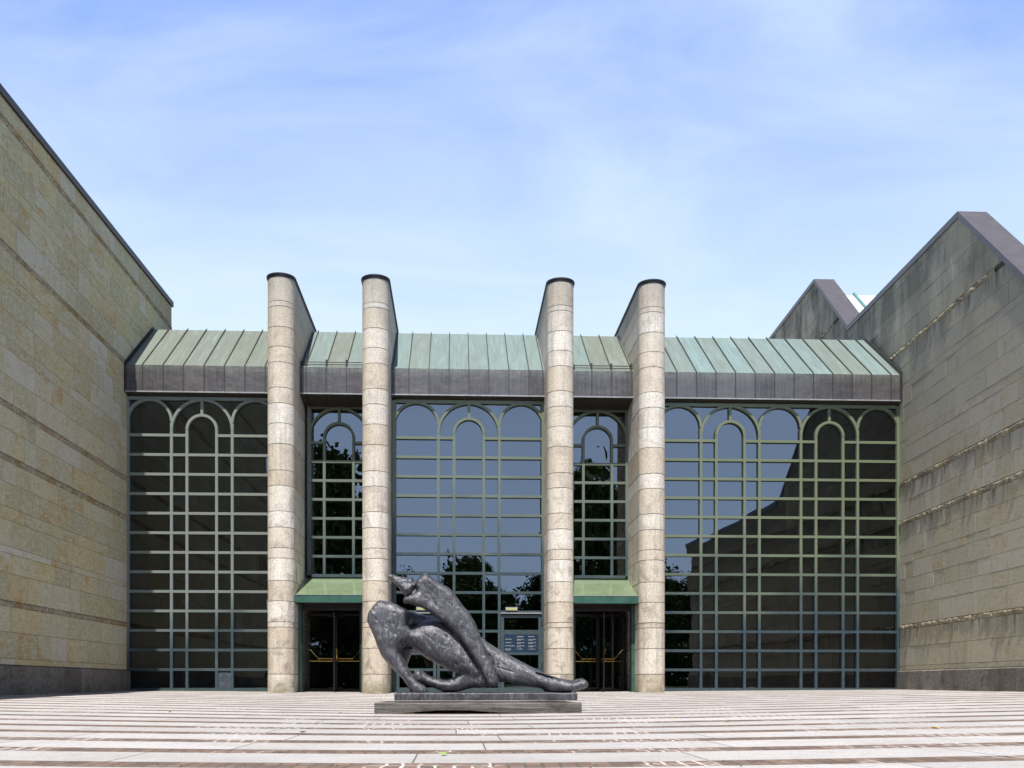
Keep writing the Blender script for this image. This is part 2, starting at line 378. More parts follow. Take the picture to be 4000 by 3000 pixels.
    h = b.ma('SUBTRACT', b.ma('MULTIPLY', b.ma('SUBTRACT', 1, b.ma('MAXIMUM', b.ma('MULTIPLY', joint, band), b.ma('MULTIPLY', sj, b.ma('SUBTRACT', 1, band)))), 1), b.ma('MULTIPLY', band, .5))
    bp = b.bump(h, .5, .008); bp = b.bump(b.noise(P, 70, 5, .8), .35, .006, bp)
    return b.fin(c, .95, nrm=bp, spec=.08)
def m_leaf(name, c0, c1):
    b = NB(name)
    n = b.attr('tint')[1]; r = b.sep(n)[0]
    c = b.mix(r, c0, c1)
    return b.fin(c, .6, spec=.3)

M = dict(
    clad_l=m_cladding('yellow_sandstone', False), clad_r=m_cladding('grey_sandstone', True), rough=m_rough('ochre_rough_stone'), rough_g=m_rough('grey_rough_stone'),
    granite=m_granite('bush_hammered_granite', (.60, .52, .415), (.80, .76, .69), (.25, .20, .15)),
    plinth=m_plinth(), joint=m_flat('dark_joint', (.07, .062, .05), .95),
    patina=m_patina(), fascia=m_fascia(), lead=m_flat('brown_coping_metal', (.125, .115, .125), .45, .4, .15, 3),
    dark=m_flat('black_coping_metal', (.035, .032, .035), .5, .3), seam=m_flat('seam_metal', (.05, .05, .045), .5, .3),
    soffit=m_flat('soffit_metal', (.05, .042, .036), .6, .3),
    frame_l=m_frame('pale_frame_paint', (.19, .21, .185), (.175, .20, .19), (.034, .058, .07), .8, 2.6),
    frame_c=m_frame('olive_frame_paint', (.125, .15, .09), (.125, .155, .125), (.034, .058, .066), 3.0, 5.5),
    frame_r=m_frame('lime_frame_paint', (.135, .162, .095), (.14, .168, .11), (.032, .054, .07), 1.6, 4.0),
    gtrim=m_flat('green_enamel', (.035, .10, .075), .35, 0, .3, 3), inside=m_flat('interior_wall', (.10, .10, .10), .8),
    ifloor=m_flat('interior_floor', (.10, .095, .09), .4), istone=m_flat('interior_stone', (.42, .45, .38), .7, 0, .2, 2),
    iwhite=m_flat('white_screen', (.55, .58, .58), .6, 0, .05),
    glass=m_glass('tinted_mirror_glass', (.92, .97, 1.0), (.09, .11, .115)), dglass=m_glass('door_glass', (.55, .58, .6), (.45, .48, .48)),
    bframe=m_flat('dark_bronze_frame', (.022, .016, .014), .4, .5), brass=m_flat('brass', (.62, .40, .11), .22, 1.0, .1),
    bronze=m_bronze(), bbase=m_bronze('bronze_slab', 1.15), timber=m_timber(), paving=m_paving(),
    leafA=m_leaf('leaf_green', (.045, .085, .02), (.12, .19, .05)), bark=m_flat('bark', (.09, .07, .05), .9),
    navy=m_flat('navy_panel', (.012, .028, .055), .3, 0, .05), white=m_flat('white_lettering', (.8, .8, .8), .5, 0, .02),
    teal=m_flat('teal_glazing_bar', (.10, .26, .27), .5), skyl=m_flat('white_skylight_glass', (.78, .82, .82), .25, 0, .04),
    pale=m_flat('pale_panel', (.05, .06, .08), .5, 0, .6, 9), grey=m_flat('zinc_grey', (.30, .31, .31), .5, .3),
    led=m_flat('yellow_sign_face', (.42, .42, .18), .5), yleaf=m_flat('yellow_leaf', (.55, .42, .08), .7), gleaf=m_flat('green_leaf', (.25, .38, .06), .7))
def canopy_mat():
    b = NB('green_canopy_glass')
    n = b.noise(b.pos, 3, 5, .6)
    c = b.mix(b.rng(n, .35, .65), (.155, .21, .12), (.19, .25, .15))
    return b.fin(c, .06, nrm=b.bump(n, .03, .005), spec=1.0)
M['canopy'] = canopy_mat()

def tint_faces(bm, fs, val=None):
    lay = bm.loops.layers.float_color.get('tint') or bm.loops.layers.float_color.new('tint')
    v = val or (random.random(), random.random(), random.random(), 1)
    for f in fs:
        for l in f.loops: l[lay] = v

# ------------------------------------------------------------------ ground
def build_ground():
    bm = bmesh.new()
    xs = [-600, -200, -60, -30] + [-22 + i * .55 for i in range(81)] + [30, 60, 200, 600]
    ys = [-600, -200, -60, -20, -5, 0] + [1 + .5 * i for i in range(62)] + [40, 80, 250, 900]
    g = [[bm.verts.new((x, y, gz(x, y))) for x in xs] for y in ys]
    for j in range(len(ys) - 1):
        for i in range(len(xs) - 1):
            f = bm.faces.new((g[j][i], g[j][i + 1], g[j + 1][i + 1], g[j + 1][i])); f.smooth = True
    tag(link('paving', bm, M['paving']), kind='structure')
build_ground()

# ------------------------------------------------------------------ stone wings
LC = [.40, .53, 1.075, 1.60, 1.725, 2.286, 2.70, 2.84, 3.38, 3.65, 4.15, 4.58, 4.72, 5.25, 5.67, 5.81, 6.35, 6.9, 7.12, 7.66, 8.2, 8.46, 8.90, 9.04, 9.6, 10.15, 10.38, 10.9, 11.46, 11.6, 12.45, 13.0, 13.6, 14.2, 14.7]
LBAND = [(1.60, 1.725), (4.58, 4.72), (5.67, 5.81), (8.90, 9.04), (11.46, 11.6)]
RC = [.39, .52, 1.06, 1.56, 1.70, 2.24, 2.6, 3.0, 3.45, 3.66, 4.15, 4.55, 4.70, 5.22, 5.66, 5.82, 6.3, 6.75, 6.98, 7.5, 7.95, 8.4, 8.6, 9.1, 9.55, 9.70, 10.25, 10.7, 10.95, 11.5, 12.0, 12.5, 12.62, 13.1, 13.5, 14.0, 14.5, 15.0, 15.4]
RBAND = [(1.56, 1.70), (4.55, 4.70), (5.66, 5.82), (9.55, 9.70), (12.5, 12.62)]
def clip(poly, fn):
    o = []
    for i in range(len(poly)):
        p, q = poly[i], poly[(i + 1) % len(poly)]; a, b_ = fn(p), fn(q)
        if a >= 0: o.append(p)
        if (a >= 0) != (b_ >= 0):
            t = a / (a - b_); o.append((p[0] + t * (q[0] - p[0]), p[1] + t * (q[1] - p[1])))
    return o
def cladding(fx, sgn, prof, courses, bands, y0, y1):
    "stone facing: every stone is a slightly proud face of its own. fx(Y, out) gives X; sgn is the outward X direction"
    bm = bmesh.new()
    bset = [round(a, 3) for a, _ in bands]
    for za, zb in zip(courses, courses[1:]):
        if round(za, 3) in bset: continue
        y = y0 - random.random() * 1.5
        narrow = zb - za < .3
        while y < y1:
            w = random.choice((.55, .7, .9, 1.05, 1.2, 1.45)) * (1.0 if not narrow else 1.15)
            ya, yb = max(y, y0), min(y + w, y1); y += w
            if yb - ya < .05: continue
            tint = (random.random(), random.random(), random.random(), 1)
            off = .014 + random.random() * .006; g = .0045
            for (pa, ha), (pb, hb) in zip(prof, prof[1:]):
                a, c = max(ya + g, pa), min(yb - g, pb)
                if c - a < .01: continue
                poly = clip([(a, za + g), (c, za + g), (c, zb - g), (a, zb - g)], lambda p: (ha + (hb - ha) * (p[0] - pa) / (pb - pa)) - p[1] - .005)
                if len(poly) < 3: continue
                fr = [bm.verts.new((fx(p[0]) + sgn * off, p[0], p[1])) for p in poly]
                bk = [bm.verts.new((fx(p[0]) - sgn * .004, p[0], p[1])) for p in poly]
                fs = [bm.faces.new(fr)]
                for i in range(len(poly)):
                    j = (i + 1) % len(poly); fs.append(bm.faces.new((fr[i], fr[j], bk[j], bk[i])))
                tint_faces(bm, fs, tint)
    fixn(bm); return bm
def rough_band(fx, sgn, za, zb, y0, y1):
    bm = bmesh.new(); n = int((y1 - y0) / .035); m = 6; rows = []
    seed = random.random() * 50
    for i in range(n + 1):
        y = y0 + (y1 - y0) * i / n; row = []
        for k in range(m + 1):
            t = k / m; z = za + (zb - za) * t
            bulge = math.sin(math.pi * t) ** .5
            q = mnoise.fractal(Vector((seed, y * 6, z * 9)), .8, 2.2, 5)
            q2 = mnoise.noise(Vector((seed, y * .9, 3)))
            x = fx(y) + sgn * (bulge * max(.006, .030 + .034 * q + .010 * q2))
            row.append(bm.verts.new((x, y, z + .012 * mnoise.noise(Vector((seed + 5, y * 12, z * 15))))))
        rows.append(row)
    for a, b_ in zip(rows, rows[1:]):
        for k in range(m): bm.faces.new((a[k], a[k + 1], b_[k + 1], b_[k]))
    fixn(bm); return bm
def wall_core(fx, sgn, prof, thick, zb=-1.0):
    bm = bmesh.new(); pts = [(p[0], p[1]) for p in prof] + [(prof[-1][0], zb), (prof[0][0], zb)]
    a = [bm.verts.new((fx(p[0]), p[0], p[1])) for p in pts]; c = [bm.verts.new((fx(p[0]) - sgn * thick, p[0], p[1])) for p in pts]
    bm.faces.new(a); bm.faces.new(c[::-1])
    for i in range(len(pts)):
        j = (i + 1) % len(pts); bm.faces.new((a[j], a[i], c[i], c[j]))
    fixn(bm); return bm
def plinth(fx, sgn, y0, y1, ztop):
    bm = bmesh.new(); y = y0
    while y < y1:
        w = random.choice((.7, .85, 1.0, 1.2)); yb = min(y + w, y1)
        if y1 - yb < .25: yb = y1
        pts = [(y + .004, -.9), (yb - .004, -.9), (yb - .004, ztop), (y + .004, ztop)]
        f0 = fx(y) + sgn * .10; f1 = fx(yb) + sgn * .10
        v = [bm.verts.new(p) for p in ((f0, y + .004, -.9), (f1, yb - .004, -.9), (f1, yb - .004, ztop - .02), (f0, y + .004, ztop - .02),
                                       (fx(yb), yb - .004, ztop + .012), (fx(y), y + .004, ztop + .012))]
        fs = [bm.faces.new((v[0], v[1], v[2], v[3])), bm.faces.new((v[3], v[2], v[4], v[5]))]
        tint_faces(bm, fs); y = yb
    fixn(bm); return bm
def coping(fx, sgn, prof, x_in, x_out, h, seams=2.0):
    bm = bmesh.new()
    for (ya, ha), (yb, hb) in zip(prof, prof[1:]):
        L = math.hypot(yb - ya, hb - ha); n = max(1, int(L / seams))
        for i in range(n):
            s, e = i / n, (i + 1) / n
            g = .006
            y_0, z_0 = ya + (yb - ya) * s, ha + (hb - ha) * s; y_1, z_1 = ya + (yb - ya) * e, ha + (hb - ha) * e
            dy, dz = (y_1 - y_0) / (L / n), (z_1 - z_0) / (L / n)
            y_1 -= dy * g; z_1 -= dz * g
            v = []
            for (yy, zz) in ((y_0, z_0), (y_1, z_1)):
                for xx, q in ((fx(yy) + sgn * x_out, -h), (fx(yy) + sgn * x_out, .035), (fx(yy) - sgn * x_in, .035), (fx(yy) - sgn * x_in, -h)):
                    v.append(bm.verts.new((xx, yy, zz + q)))
            for k in range(4): bm.faces.new((v[k], v[(k + 1) % 4], v[4 + (k + 1) % 4], v[4 + k]))
            bm.faces.new(v[:4]); bm.faces.new(v[4:])
    fixn(bm); return bm
# left wing
XL = WX(496, 27.0)
fL = lambda y: XL
PL = [(7.0, 14.6), (16.8, 14.6), (17.0, 11.98), (31.1, 12.33)]
lw = empty('gallery_wing', (XL - 6, 19, -.2), 'long windowless wing of yellowish sandstone filling the left side', 'building', 'stone gallery wings')
link('wall', wall_core(fL, 1, PL, 12), M['joint'], lw)
link('stone_facing', cladding(fL, 1, PL, LC, LBAND, 7.0, 31.1), M['clad_l'], lw)
for a, b_ in LBAND: link('rough_course', rough_band(fL, 1, a, b_, 7.0, 31.1), M['rough'], lw, True)
link('plinth', plinth(fL, 1, 7.0, 27.0, .385), M['plinth'], lw)
link('coping', coping(fL, 1, [(6.95, 14.63), (16.8, 14.63), (17.0, 12.01), (31.16, 12.36)], 12, .07, .13), M['dark'], lw)
# right wing: stepped, sloping parapets
XR0 = WX(3512, 27.0)
fR = lambda y: XR0 + (y - 27.0) * .0581
PR = [(7.0, 6.9), (18.15, 6.95), (23.3, 11.84), (31.1, 11.93), (34.6, 14.98), (62, 15.25)]
rw = empty('gallery_wing', (XR0 + 6, 19, -.2), 'grey sandstone wing at the right with stepped sloping parapets', 'building', 'stone gallery wings')
link('wall', wall_core(fR, -1, PR, .68), M['joint'], rw)
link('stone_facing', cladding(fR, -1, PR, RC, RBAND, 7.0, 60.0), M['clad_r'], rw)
for a, b_ in RBAND[:3]: link('rough_course', rough_band(fR, -1, a, b_, 7.0, 27.5), M['rough_g'], rw, True)
link('rough_course', rough_band(fR, -1, 9.55, 9.70, 21.5, 40), M['rough_g'], rw, True)
link('rough_course', rough_band(fR, -1, 12.5, 12.62, 32.5, 50), M['rough_g'], rw, True)
link('plinth', plinth(fR, -1, 7.0, 27.0, .375), M['plinth'], rw)
link('coping', coping(fR, -1, PR, .70, .05, .13, 1.0), M['lead'], rw)
def skylights():
    x = fR(33) + .75
    for (ya, za, yb, zb) in ((30.9, 10.95, 34.9, 14.55), (18.2, 5.9, 23.2, 10.8)):
        bm = bmesh.new(); prism(bm, [(ya, za), (yb, zb), (yb + .3, zb), (yb + .3, za - 1), (ya, za - 1)], 0, x, x + 14)
        sk = link('skylight', bm, M['skyl'], rw)
        for i in range(7):
            xx = x + .90 + i * 1.35; bm = bmesh.new()
            prism(bm, [(ya, za + .02), (ya, za + .12), (yb, zb + .12), (yb + .05, zb + .02)], 0, xx, xx + .07)
            link('glazing_bar', bm, M['teal'], sk)
    bm = bmesh.new(); box(bm, x + .1, x + 14, 35.3, 60, -1, 14.0); box(bm, fR(15) + .75, x + 14, 7, 18.1, -1, 5.8)
    box(bm, x + .1, x + 14, 23.6, 30.8, -1, 10.8)
    link('roof', bm, M['grey'], rw)
skylights()

# ------------------------------------------------------------------ entrance hall
hall = empty('entrance_hall', (1.2, 27, -.24), 'glazed entrance hall with copper roof and four tall granite piers', 'building')
GY, RY = 27.0, 27.65            # glass plane, recessed glass plane
ZB0, DZ = 6.99, .5485           # first transom and transom spacing
ZT = 8.05
PC = [1099, 1467.5, 2188.5, 2545]     # pier centre pixels at Y = 25.95
PX = [WX(p, 25.95) for p in PC]
PR_ = .36
# interior
bm = bmesh.new(); box(bm, XL, fR(40), 27.7, 40, -.5, -.26); link('interior_floor', bm, M['ifloor'], hall)
bm = bmesh.new(); box(bm, XL, fR(40), 38, 38.2, -.26, 9); box(bm, XL, XL + .05, 27.1, 38, -.26, 8.25); link('interior_wall', bm, M['inside'], hall)
bm = bmesh.new(); box(bm, XL, fR(30), 27.75, 38, 8.1, 8.3); link('interior_ceiling', bm, M['inside'], hall)
bm = bmesh.new()
for (a, c) in ((2262, 2283), (2300, 2337), (2349, 2381), (2400, 2407)):
    p = W(a, 2510, 33.5); q = W(c, 2510, 33.5); box(bm, p.x, q.x, 33.5, 33.55, -.24, p.z)
link('white_screen', bm, M['iwhite'], hall)
bm = bmesh.new(); p = W(2480, 2400, 33); q = W(2730, 2560, 33); box(bm, p.x, q.x, 33, 33.2, -.25, p.z); link('interior_stone_wall', bm, M['istone'], hall)

FW = .037
def bar_v(bm, x, z0, z1, y, w=FW): box(bm, x - w, x + w, y - .07, y + .05, z0, z1)
def bar_h(bm, x0, x1, z, y, w=FW): box(bm, x0, x1, y - .064, y + .044, z - w, z + w)
def arch(bm, cx, cz, r, y, w=FW, a0=0, a1=180, n=26, dy=.076):
    for i in range(n):
        t0 = math.radians(a0 + (a1 - a0) * i / n); t1 = math.radians(a0 + (a1 - a0) * (i + 1) / n)
        pts = [(cx + (r - w) * math.cos(t0), cz + (r - w) * math.sin(t0)), (cx + (r + w) * math.cos(t0), cz + (r + w) * math.sin(t0)),
               (cx + (r + w) * math.cos(t1), cz + (r + w) * math.sin(t1)), (cx + (r - w) * math.cos(t1), cz + (r - w) * math.sin(t1))]
        prism(bm, pts, 1, y - dy, y + .05)
def motif(bm, x0, xa, xb, x1, y, zlow, kmax):
    "wide bay: large arch with a narrower arched light inside"
    R = (x1 - x0) / 2; cz = ZT - .06 - R; cx = (x0 + x1) / 2; r = (xb - xa) / 2
    arch(bm, cx, cz, R, y)
    arch(bm, (xa + xb) / 2, cz, r, y, dy=.078)
    bar_v(bm, xa, zlow, cz, y); bar_v(bm, xb, zlow, cz, y)
    box(bm, cx - FW, cx + FW, y - .066, y + .04, cz + r + FW * .7, ZT - .06 - FW * .5)
    return cz
def small(bm, x0, x1, y):
    R = (x1 - x0) / 2; arch(bm, (x0 + x1) / 2, ZT - .06 - R, R, y, dy=.074)
    return ZT - .06 - R
def glazing(cols, y, mat, kmax=13, zlow=-.35, skip=()):
    """cols: list of ('S', xr) or ('M', xa, xb, xr) starting from x0"""
    bm = bmesh.new(); x0 = cols[0]; x = x0; edges = [x0]
    xend = cols[-1][-1]; inner = []
    for c in cols[1:]:
        if c[0] == 'S': small(bm, x, c[1], y); x = c[1]
        else: cz = motif(bm, x, c[1], c[2], c[3], y, zlow, kmax); inner.append((c[1], c[2])); edges += [c[1], c[2]]; x = c[3]
        edges.append(x)
    # uprights between bays reach up to the spring of the arches, jambs to the top
    mains = [x0]; x = x0
    for c in cols[1:]: x = c[-1]; mains.append(x)
    for i, m in enumerate(mains):
        if i in (0, len(mains) - 1): box(bm, m - .055, m + .055, y - .085, y + .06, zlow, ZT)
        else: bar_v(bm, m, zlow, 7.34, y)
    box(bm, x0 + .055, xend - .055, y - .06, y + .05, ZT - .075, ZT + .02)
    for k in range(kmax + 1):
        z = ZB0 - DZ * k
        if k == 0:
            xx = x0 + .055
            for a, b_ in inner: bar_h(bm, xx, a, z, y); xx = b_
            bar_h(bm, xx, xend - .055, z, y)
        elif k == kmax: box(bm, x0 + .055, xend - .055, y - .078, y + .05, z - (.25 if kmax == 13 else .06), z + .03)
        else: bar_h(bm, x0 + .055, xend - .055, z, y)
    fr = link('window', bm, mat, hall)
    # panes: each its own slightly tilted sheet, so that reflections break from pane to pane
    bm = bmesh.new(); es = sorted(edges); zs = [ZB0 - DZ * k for k in range(kmax + 1)]
    zs = [zlow] + zs[::-1] + [ZT] if kmax == 13 else zs[::-1] + [ZT]
    for xa, xb in zip(es, es[1:]):
        for za, zb in zip(zs, zs[1:]):
            s1, s2 = random.gauss(0, .0022), random.gauss(0, .0018)
            b1 = random.gauss(.0001, .0011 if xb - xa < .6 else .0007); N = 8; g = []
            for j in range(N + 1):
                for i in range(N + 1):
                    u, w = 2 * i / N - 1, 2 * j / N - 1
                    g.append(bm.verts.new((xa + (xb - xa) * i / N, y + .02 + s1 * u * (xb - xa) / 2 + s2 * w * (zb - za) / 2 - b1 * (1 - u * u) * (1 - w * w), za + (zb - za) * j / N)))
            for j in range(N):
                for i in range(N):
                    f = bm.faces.new((g[j * (N + 1) + i], g[j * (N + 1) + i + 1], g[(j + 1) * (N + 1) + i + 1], g[(j + 1) * (N + 1) + i])); f.smooth = True
    link('glass', bm, M['glass'], fr)
    return fr
def cx_(p, Y=GY): return WX(p, Y)
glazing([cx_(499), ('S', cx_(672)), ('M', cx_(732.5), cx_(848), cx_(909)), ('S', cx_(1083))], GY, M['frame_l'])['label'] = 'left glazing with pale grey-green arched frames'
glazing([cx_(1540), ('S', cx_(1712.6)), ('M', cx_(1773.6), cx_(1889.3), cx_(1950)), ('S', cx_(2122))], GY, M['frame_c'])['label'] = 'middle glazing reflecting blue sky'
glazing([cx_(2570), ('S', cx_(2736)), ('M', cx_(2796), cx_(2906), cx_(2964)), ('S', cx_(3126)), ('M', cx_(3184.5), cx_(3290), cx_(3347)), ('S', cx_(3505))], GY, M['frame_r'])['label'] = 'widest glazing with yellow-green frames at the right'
rl = [cx_(1209, RY), cx_(1267.5, RY), cx_(1381.5, RY), cx_(1441, RY)]
rr = [cx_(2218, RY), cx_(2278, RY), cx_(2389, RY), cx_(2449, RY)]
glazing([rl[0], ('M', rl[1], rl[2], rl[3])], RY, M['frame_c'], 7, ZB0 - 7 * DZ)
glazing([rr[0], ('M', rr[1], rr[2], rr[3])], RY, M['frame_c'], 7, ZB0 - 7 * DZ)

# piers
ZJ = [-.6, .265, .965, 1.53, 1.67, 2.23, 2.78, 3.38, 3.66, 4.21, 4.64, 5.33, 5.74, 6.45, 7.00, 7.54, 7.96, 8.64, 9.06, 9.59, 10.14, 10.28, 10.93]
def dshape(x, r, yf, yb, n=28):
    return [(x + r * math.cos(t), yf - r * math.sin(t)) for t in [math.pi * k / n for k in range(n + 1)]] + [(x - r, yb), (x + r, yb)]
for i, x in enumerate(PX):
    bm = bmesh.new()
    for j, (za, zb) in enumerate(zip(ZJ, ZJ[1:])):
        g = .008; yb = 30.8
        r = PR_ + random.uniform(-.002, .002)
        fs = prism(bm, dshape(x, r, 25.95, 28.0 + .3 * (j % 2)), 2, za + g, zb - g)
        t = random.random() ** 1.3; tint_faces(bm, fs, (t, random.random(), 0, 1))
        fs = prism(bm, dshape(x, r, 29.0, yb)[-2:] + [(x + r, 28.01 + .3 * (j % 2)), (x - r, 28.01 + .3 * (j % 2))], 2, za + g, zb - g)
        tint_faces(bm, fs, (random.random(), random.random(), 0, 1))
        if zb < 10.9:
            fs = prism(bm, dshape(x, PR_ - .011, 25.95, 30.79), 2, zb - g * 1.2, zb + g * 1.2, 1); tint_faces(bm, fs)
    fixn(bm)
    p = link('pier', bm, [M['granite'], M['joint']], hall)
    bm = bmesh.new()
    prism(bm, dshape(x, PR_ + .012, 25.95, 30.8), 2, 10.93, 10.985)
    prism(bm, dshape(x, PR_ + .035, 25.95, 30.85), 2, 10.986, 11.02)
    fixn(bm); link('cap', bm, M['dark'], p)

# roof
ZE0, ZE1, ZRG, YE, YRG = 8.15, 8.89, 10.78, 26.75, 29.2
def roof_section(x0, x1, phase, tmean, tsp, recess, endl=False, endr=False, mod=.564):
    bm = bmesh.new(); bf = bmesh.new(); bs = bmesh.new()
    xs = [x0]; k = math.ceil((x0 + .08 - phase) / mod); x = phase + k * mod
    while x < x1 - .08: xs.append(x); x += mod
    xs.append(x1)
    for a, b_ in zip(xs, xs[1:]):
        bow = random.uniform(-.004, .004)
        v = [bm.verts.new(q) for q in ((a, YE, ZE1), (b_, YE, ZE1), (b_, YRG, ZRG + bow), (a, YRG, ZRG), (b_, YRG + .5, ZRG), (a, YRG + .5, ZRG))]
        fs = [bm.faces.new((v[0], v[1], v[2], v[3])), bm.faces.new((v[3], v[2], v[4], v[5]))]
        tt = min(1, max(0, random.gauss(tmean, tsp))); tint_faces(bm, fs, (tt, random.random(), 0, 1))
        # fascia panel with a slightly dented face
        n = 4; m = 5; g = [[None] * (m + 1) for _ in range(n + 1)]
        sd = random.random() * 99
        for i in range(n + 1):
            for j in range(m + 1):
                X_, Z_ = a + (b_ - a) * i / n, ZE0 + (ZE1 - ZE0) * j / m
                dd = 0 if i in (0, n) or j in (0, m) else .007 * mnoise.noise(Vector((sd, X_ * 3, Z_ * 3)))
                g[i][j] = bf.verts.new((X_, YE + dd, Z_))
        fs = []
        for i in range(n):
            for j in range(m):
                f = bf.faces.new((g[i][j], g[i + 1][j], g[i + 1][j + 1], g[i][j + 1])); f.smooth = True; fs.append(f)
        tint_faces(bf, fs)
    for x in xs[1:-1] + ([x0 + .05] if endl else []) + ([x1 - .05] if endr else []):
        w = .011
        prism(bs, [(YE - .022, ZE0 + .01), (YE, ZE0 + .01), (YE, ZE1), (YRG, ZRG), (YRG, ZRG + .055), (YE - .022, ZE1 + .02)], 0, x - w, x + w)
    sec = link('roof', bm, M['patina'], hall)
    link('seam', bs, M['seam'], sec)
    fo = link('fascia', bf, M['fascia'], sec)
    bm = bmesh.new(); box(bm, x0, x1, YE - .03, YE + .0, ZE0 - .022, ZE0 + .012); link('drip_edge', bm, M['grey'], sec)
    # soffit
    bm = bmesh.new(); yb = RY + .1 if recess else GY + .1
    prism(bm, [(YE, ZE0 - .02), (yb, (8.0 if recess else ZT + .005)), (yb, 8.6), (YE + .02, 8.6)], 0, x0, x1)
    for x in xs[1:-1]: prism(bm, [(YE + .01, ZE0 - .035), (yb, (7.985 if recess else ZT - .01)), (yb, 8.1), (YE + .01, 8.2)], 0, x - .008, x + .008)
    link('soffit', bm, M['soffit'], sec)
    return sec
ph = WX(557, YE)
r1 = roof_section(XL + .02, PX[0] - PR_, ph, .28, .10, False, endl=True)
r2 = roof_section(PX[0] + PR_, PX[1] - PR_, WX(1274, YE), .42, .25, True, endl=True)
r3 = roof_section(PX[1] + PR_, PX[2] - PR_, WX(1832, YE), .66, .16, False, endl=True, endr=True)
r4 = roof_section(PX[2] + PR_, PX[3] - PR_, WX(2312, YE), .42, .25, True, endr=True)
r5 = roof_section(PX[3] + PR_, fR(YE) - .02, WX(2644, YE), .74, .16, False, endr=True)
for sec, x0, x1 in ((r2, PX[0] + PR_, PX[1] - PR_), (r4, PX[2] + PR_, PX[3] - PR_)):
    bm = bmesh.new()
    tube(bm, [(x0, YE + .13, ZE1 + .19), (x1, YE + .13, ZE1 + .19)], .016); tube(bm, [(x0, YE + .05, ZE1 + .10), (x1, YE + .05, ZE1 + .10)], .012)
    x = (WX(1274, YE) if sec is r2 else WX(2312, YE))
    for k in range(-3, 4):
        xx = x + k * .564
        if x0 < xx < x1: box(bm, xx - .022, xx + .022, YE + .03, YE + .15, ZE1 + .03, ZE1 + .23)
    link('snow_guard', bm, M['dark'], sec)
bm = bmesh.new(); box(bm, XL, fR(30), 27.3, 27.32, 8.62, 9.2); box(bm, XL, fR(32), 31.0, 38, 8.4, 10.6); link('roof_deck', bm, M['soffit'], hall)
# lead end flashings against the wings
for xx, s in ((XL + .02, 1), (fR(YE) - .05, -1)):
    bm = bmesh.new()
    prism(bm, [(YE - .05, ZE0 - .03), (YE + .02, ZE0 - .03), (YE + .02, ZE1 - .02), (YRG, ZRG - .02), (YRG, ZRG + .09), (YE - .05, ZE1 + .07)], 0, xx - .02, xx + .02)
    link('flashing', bm, M['dark'], hall)

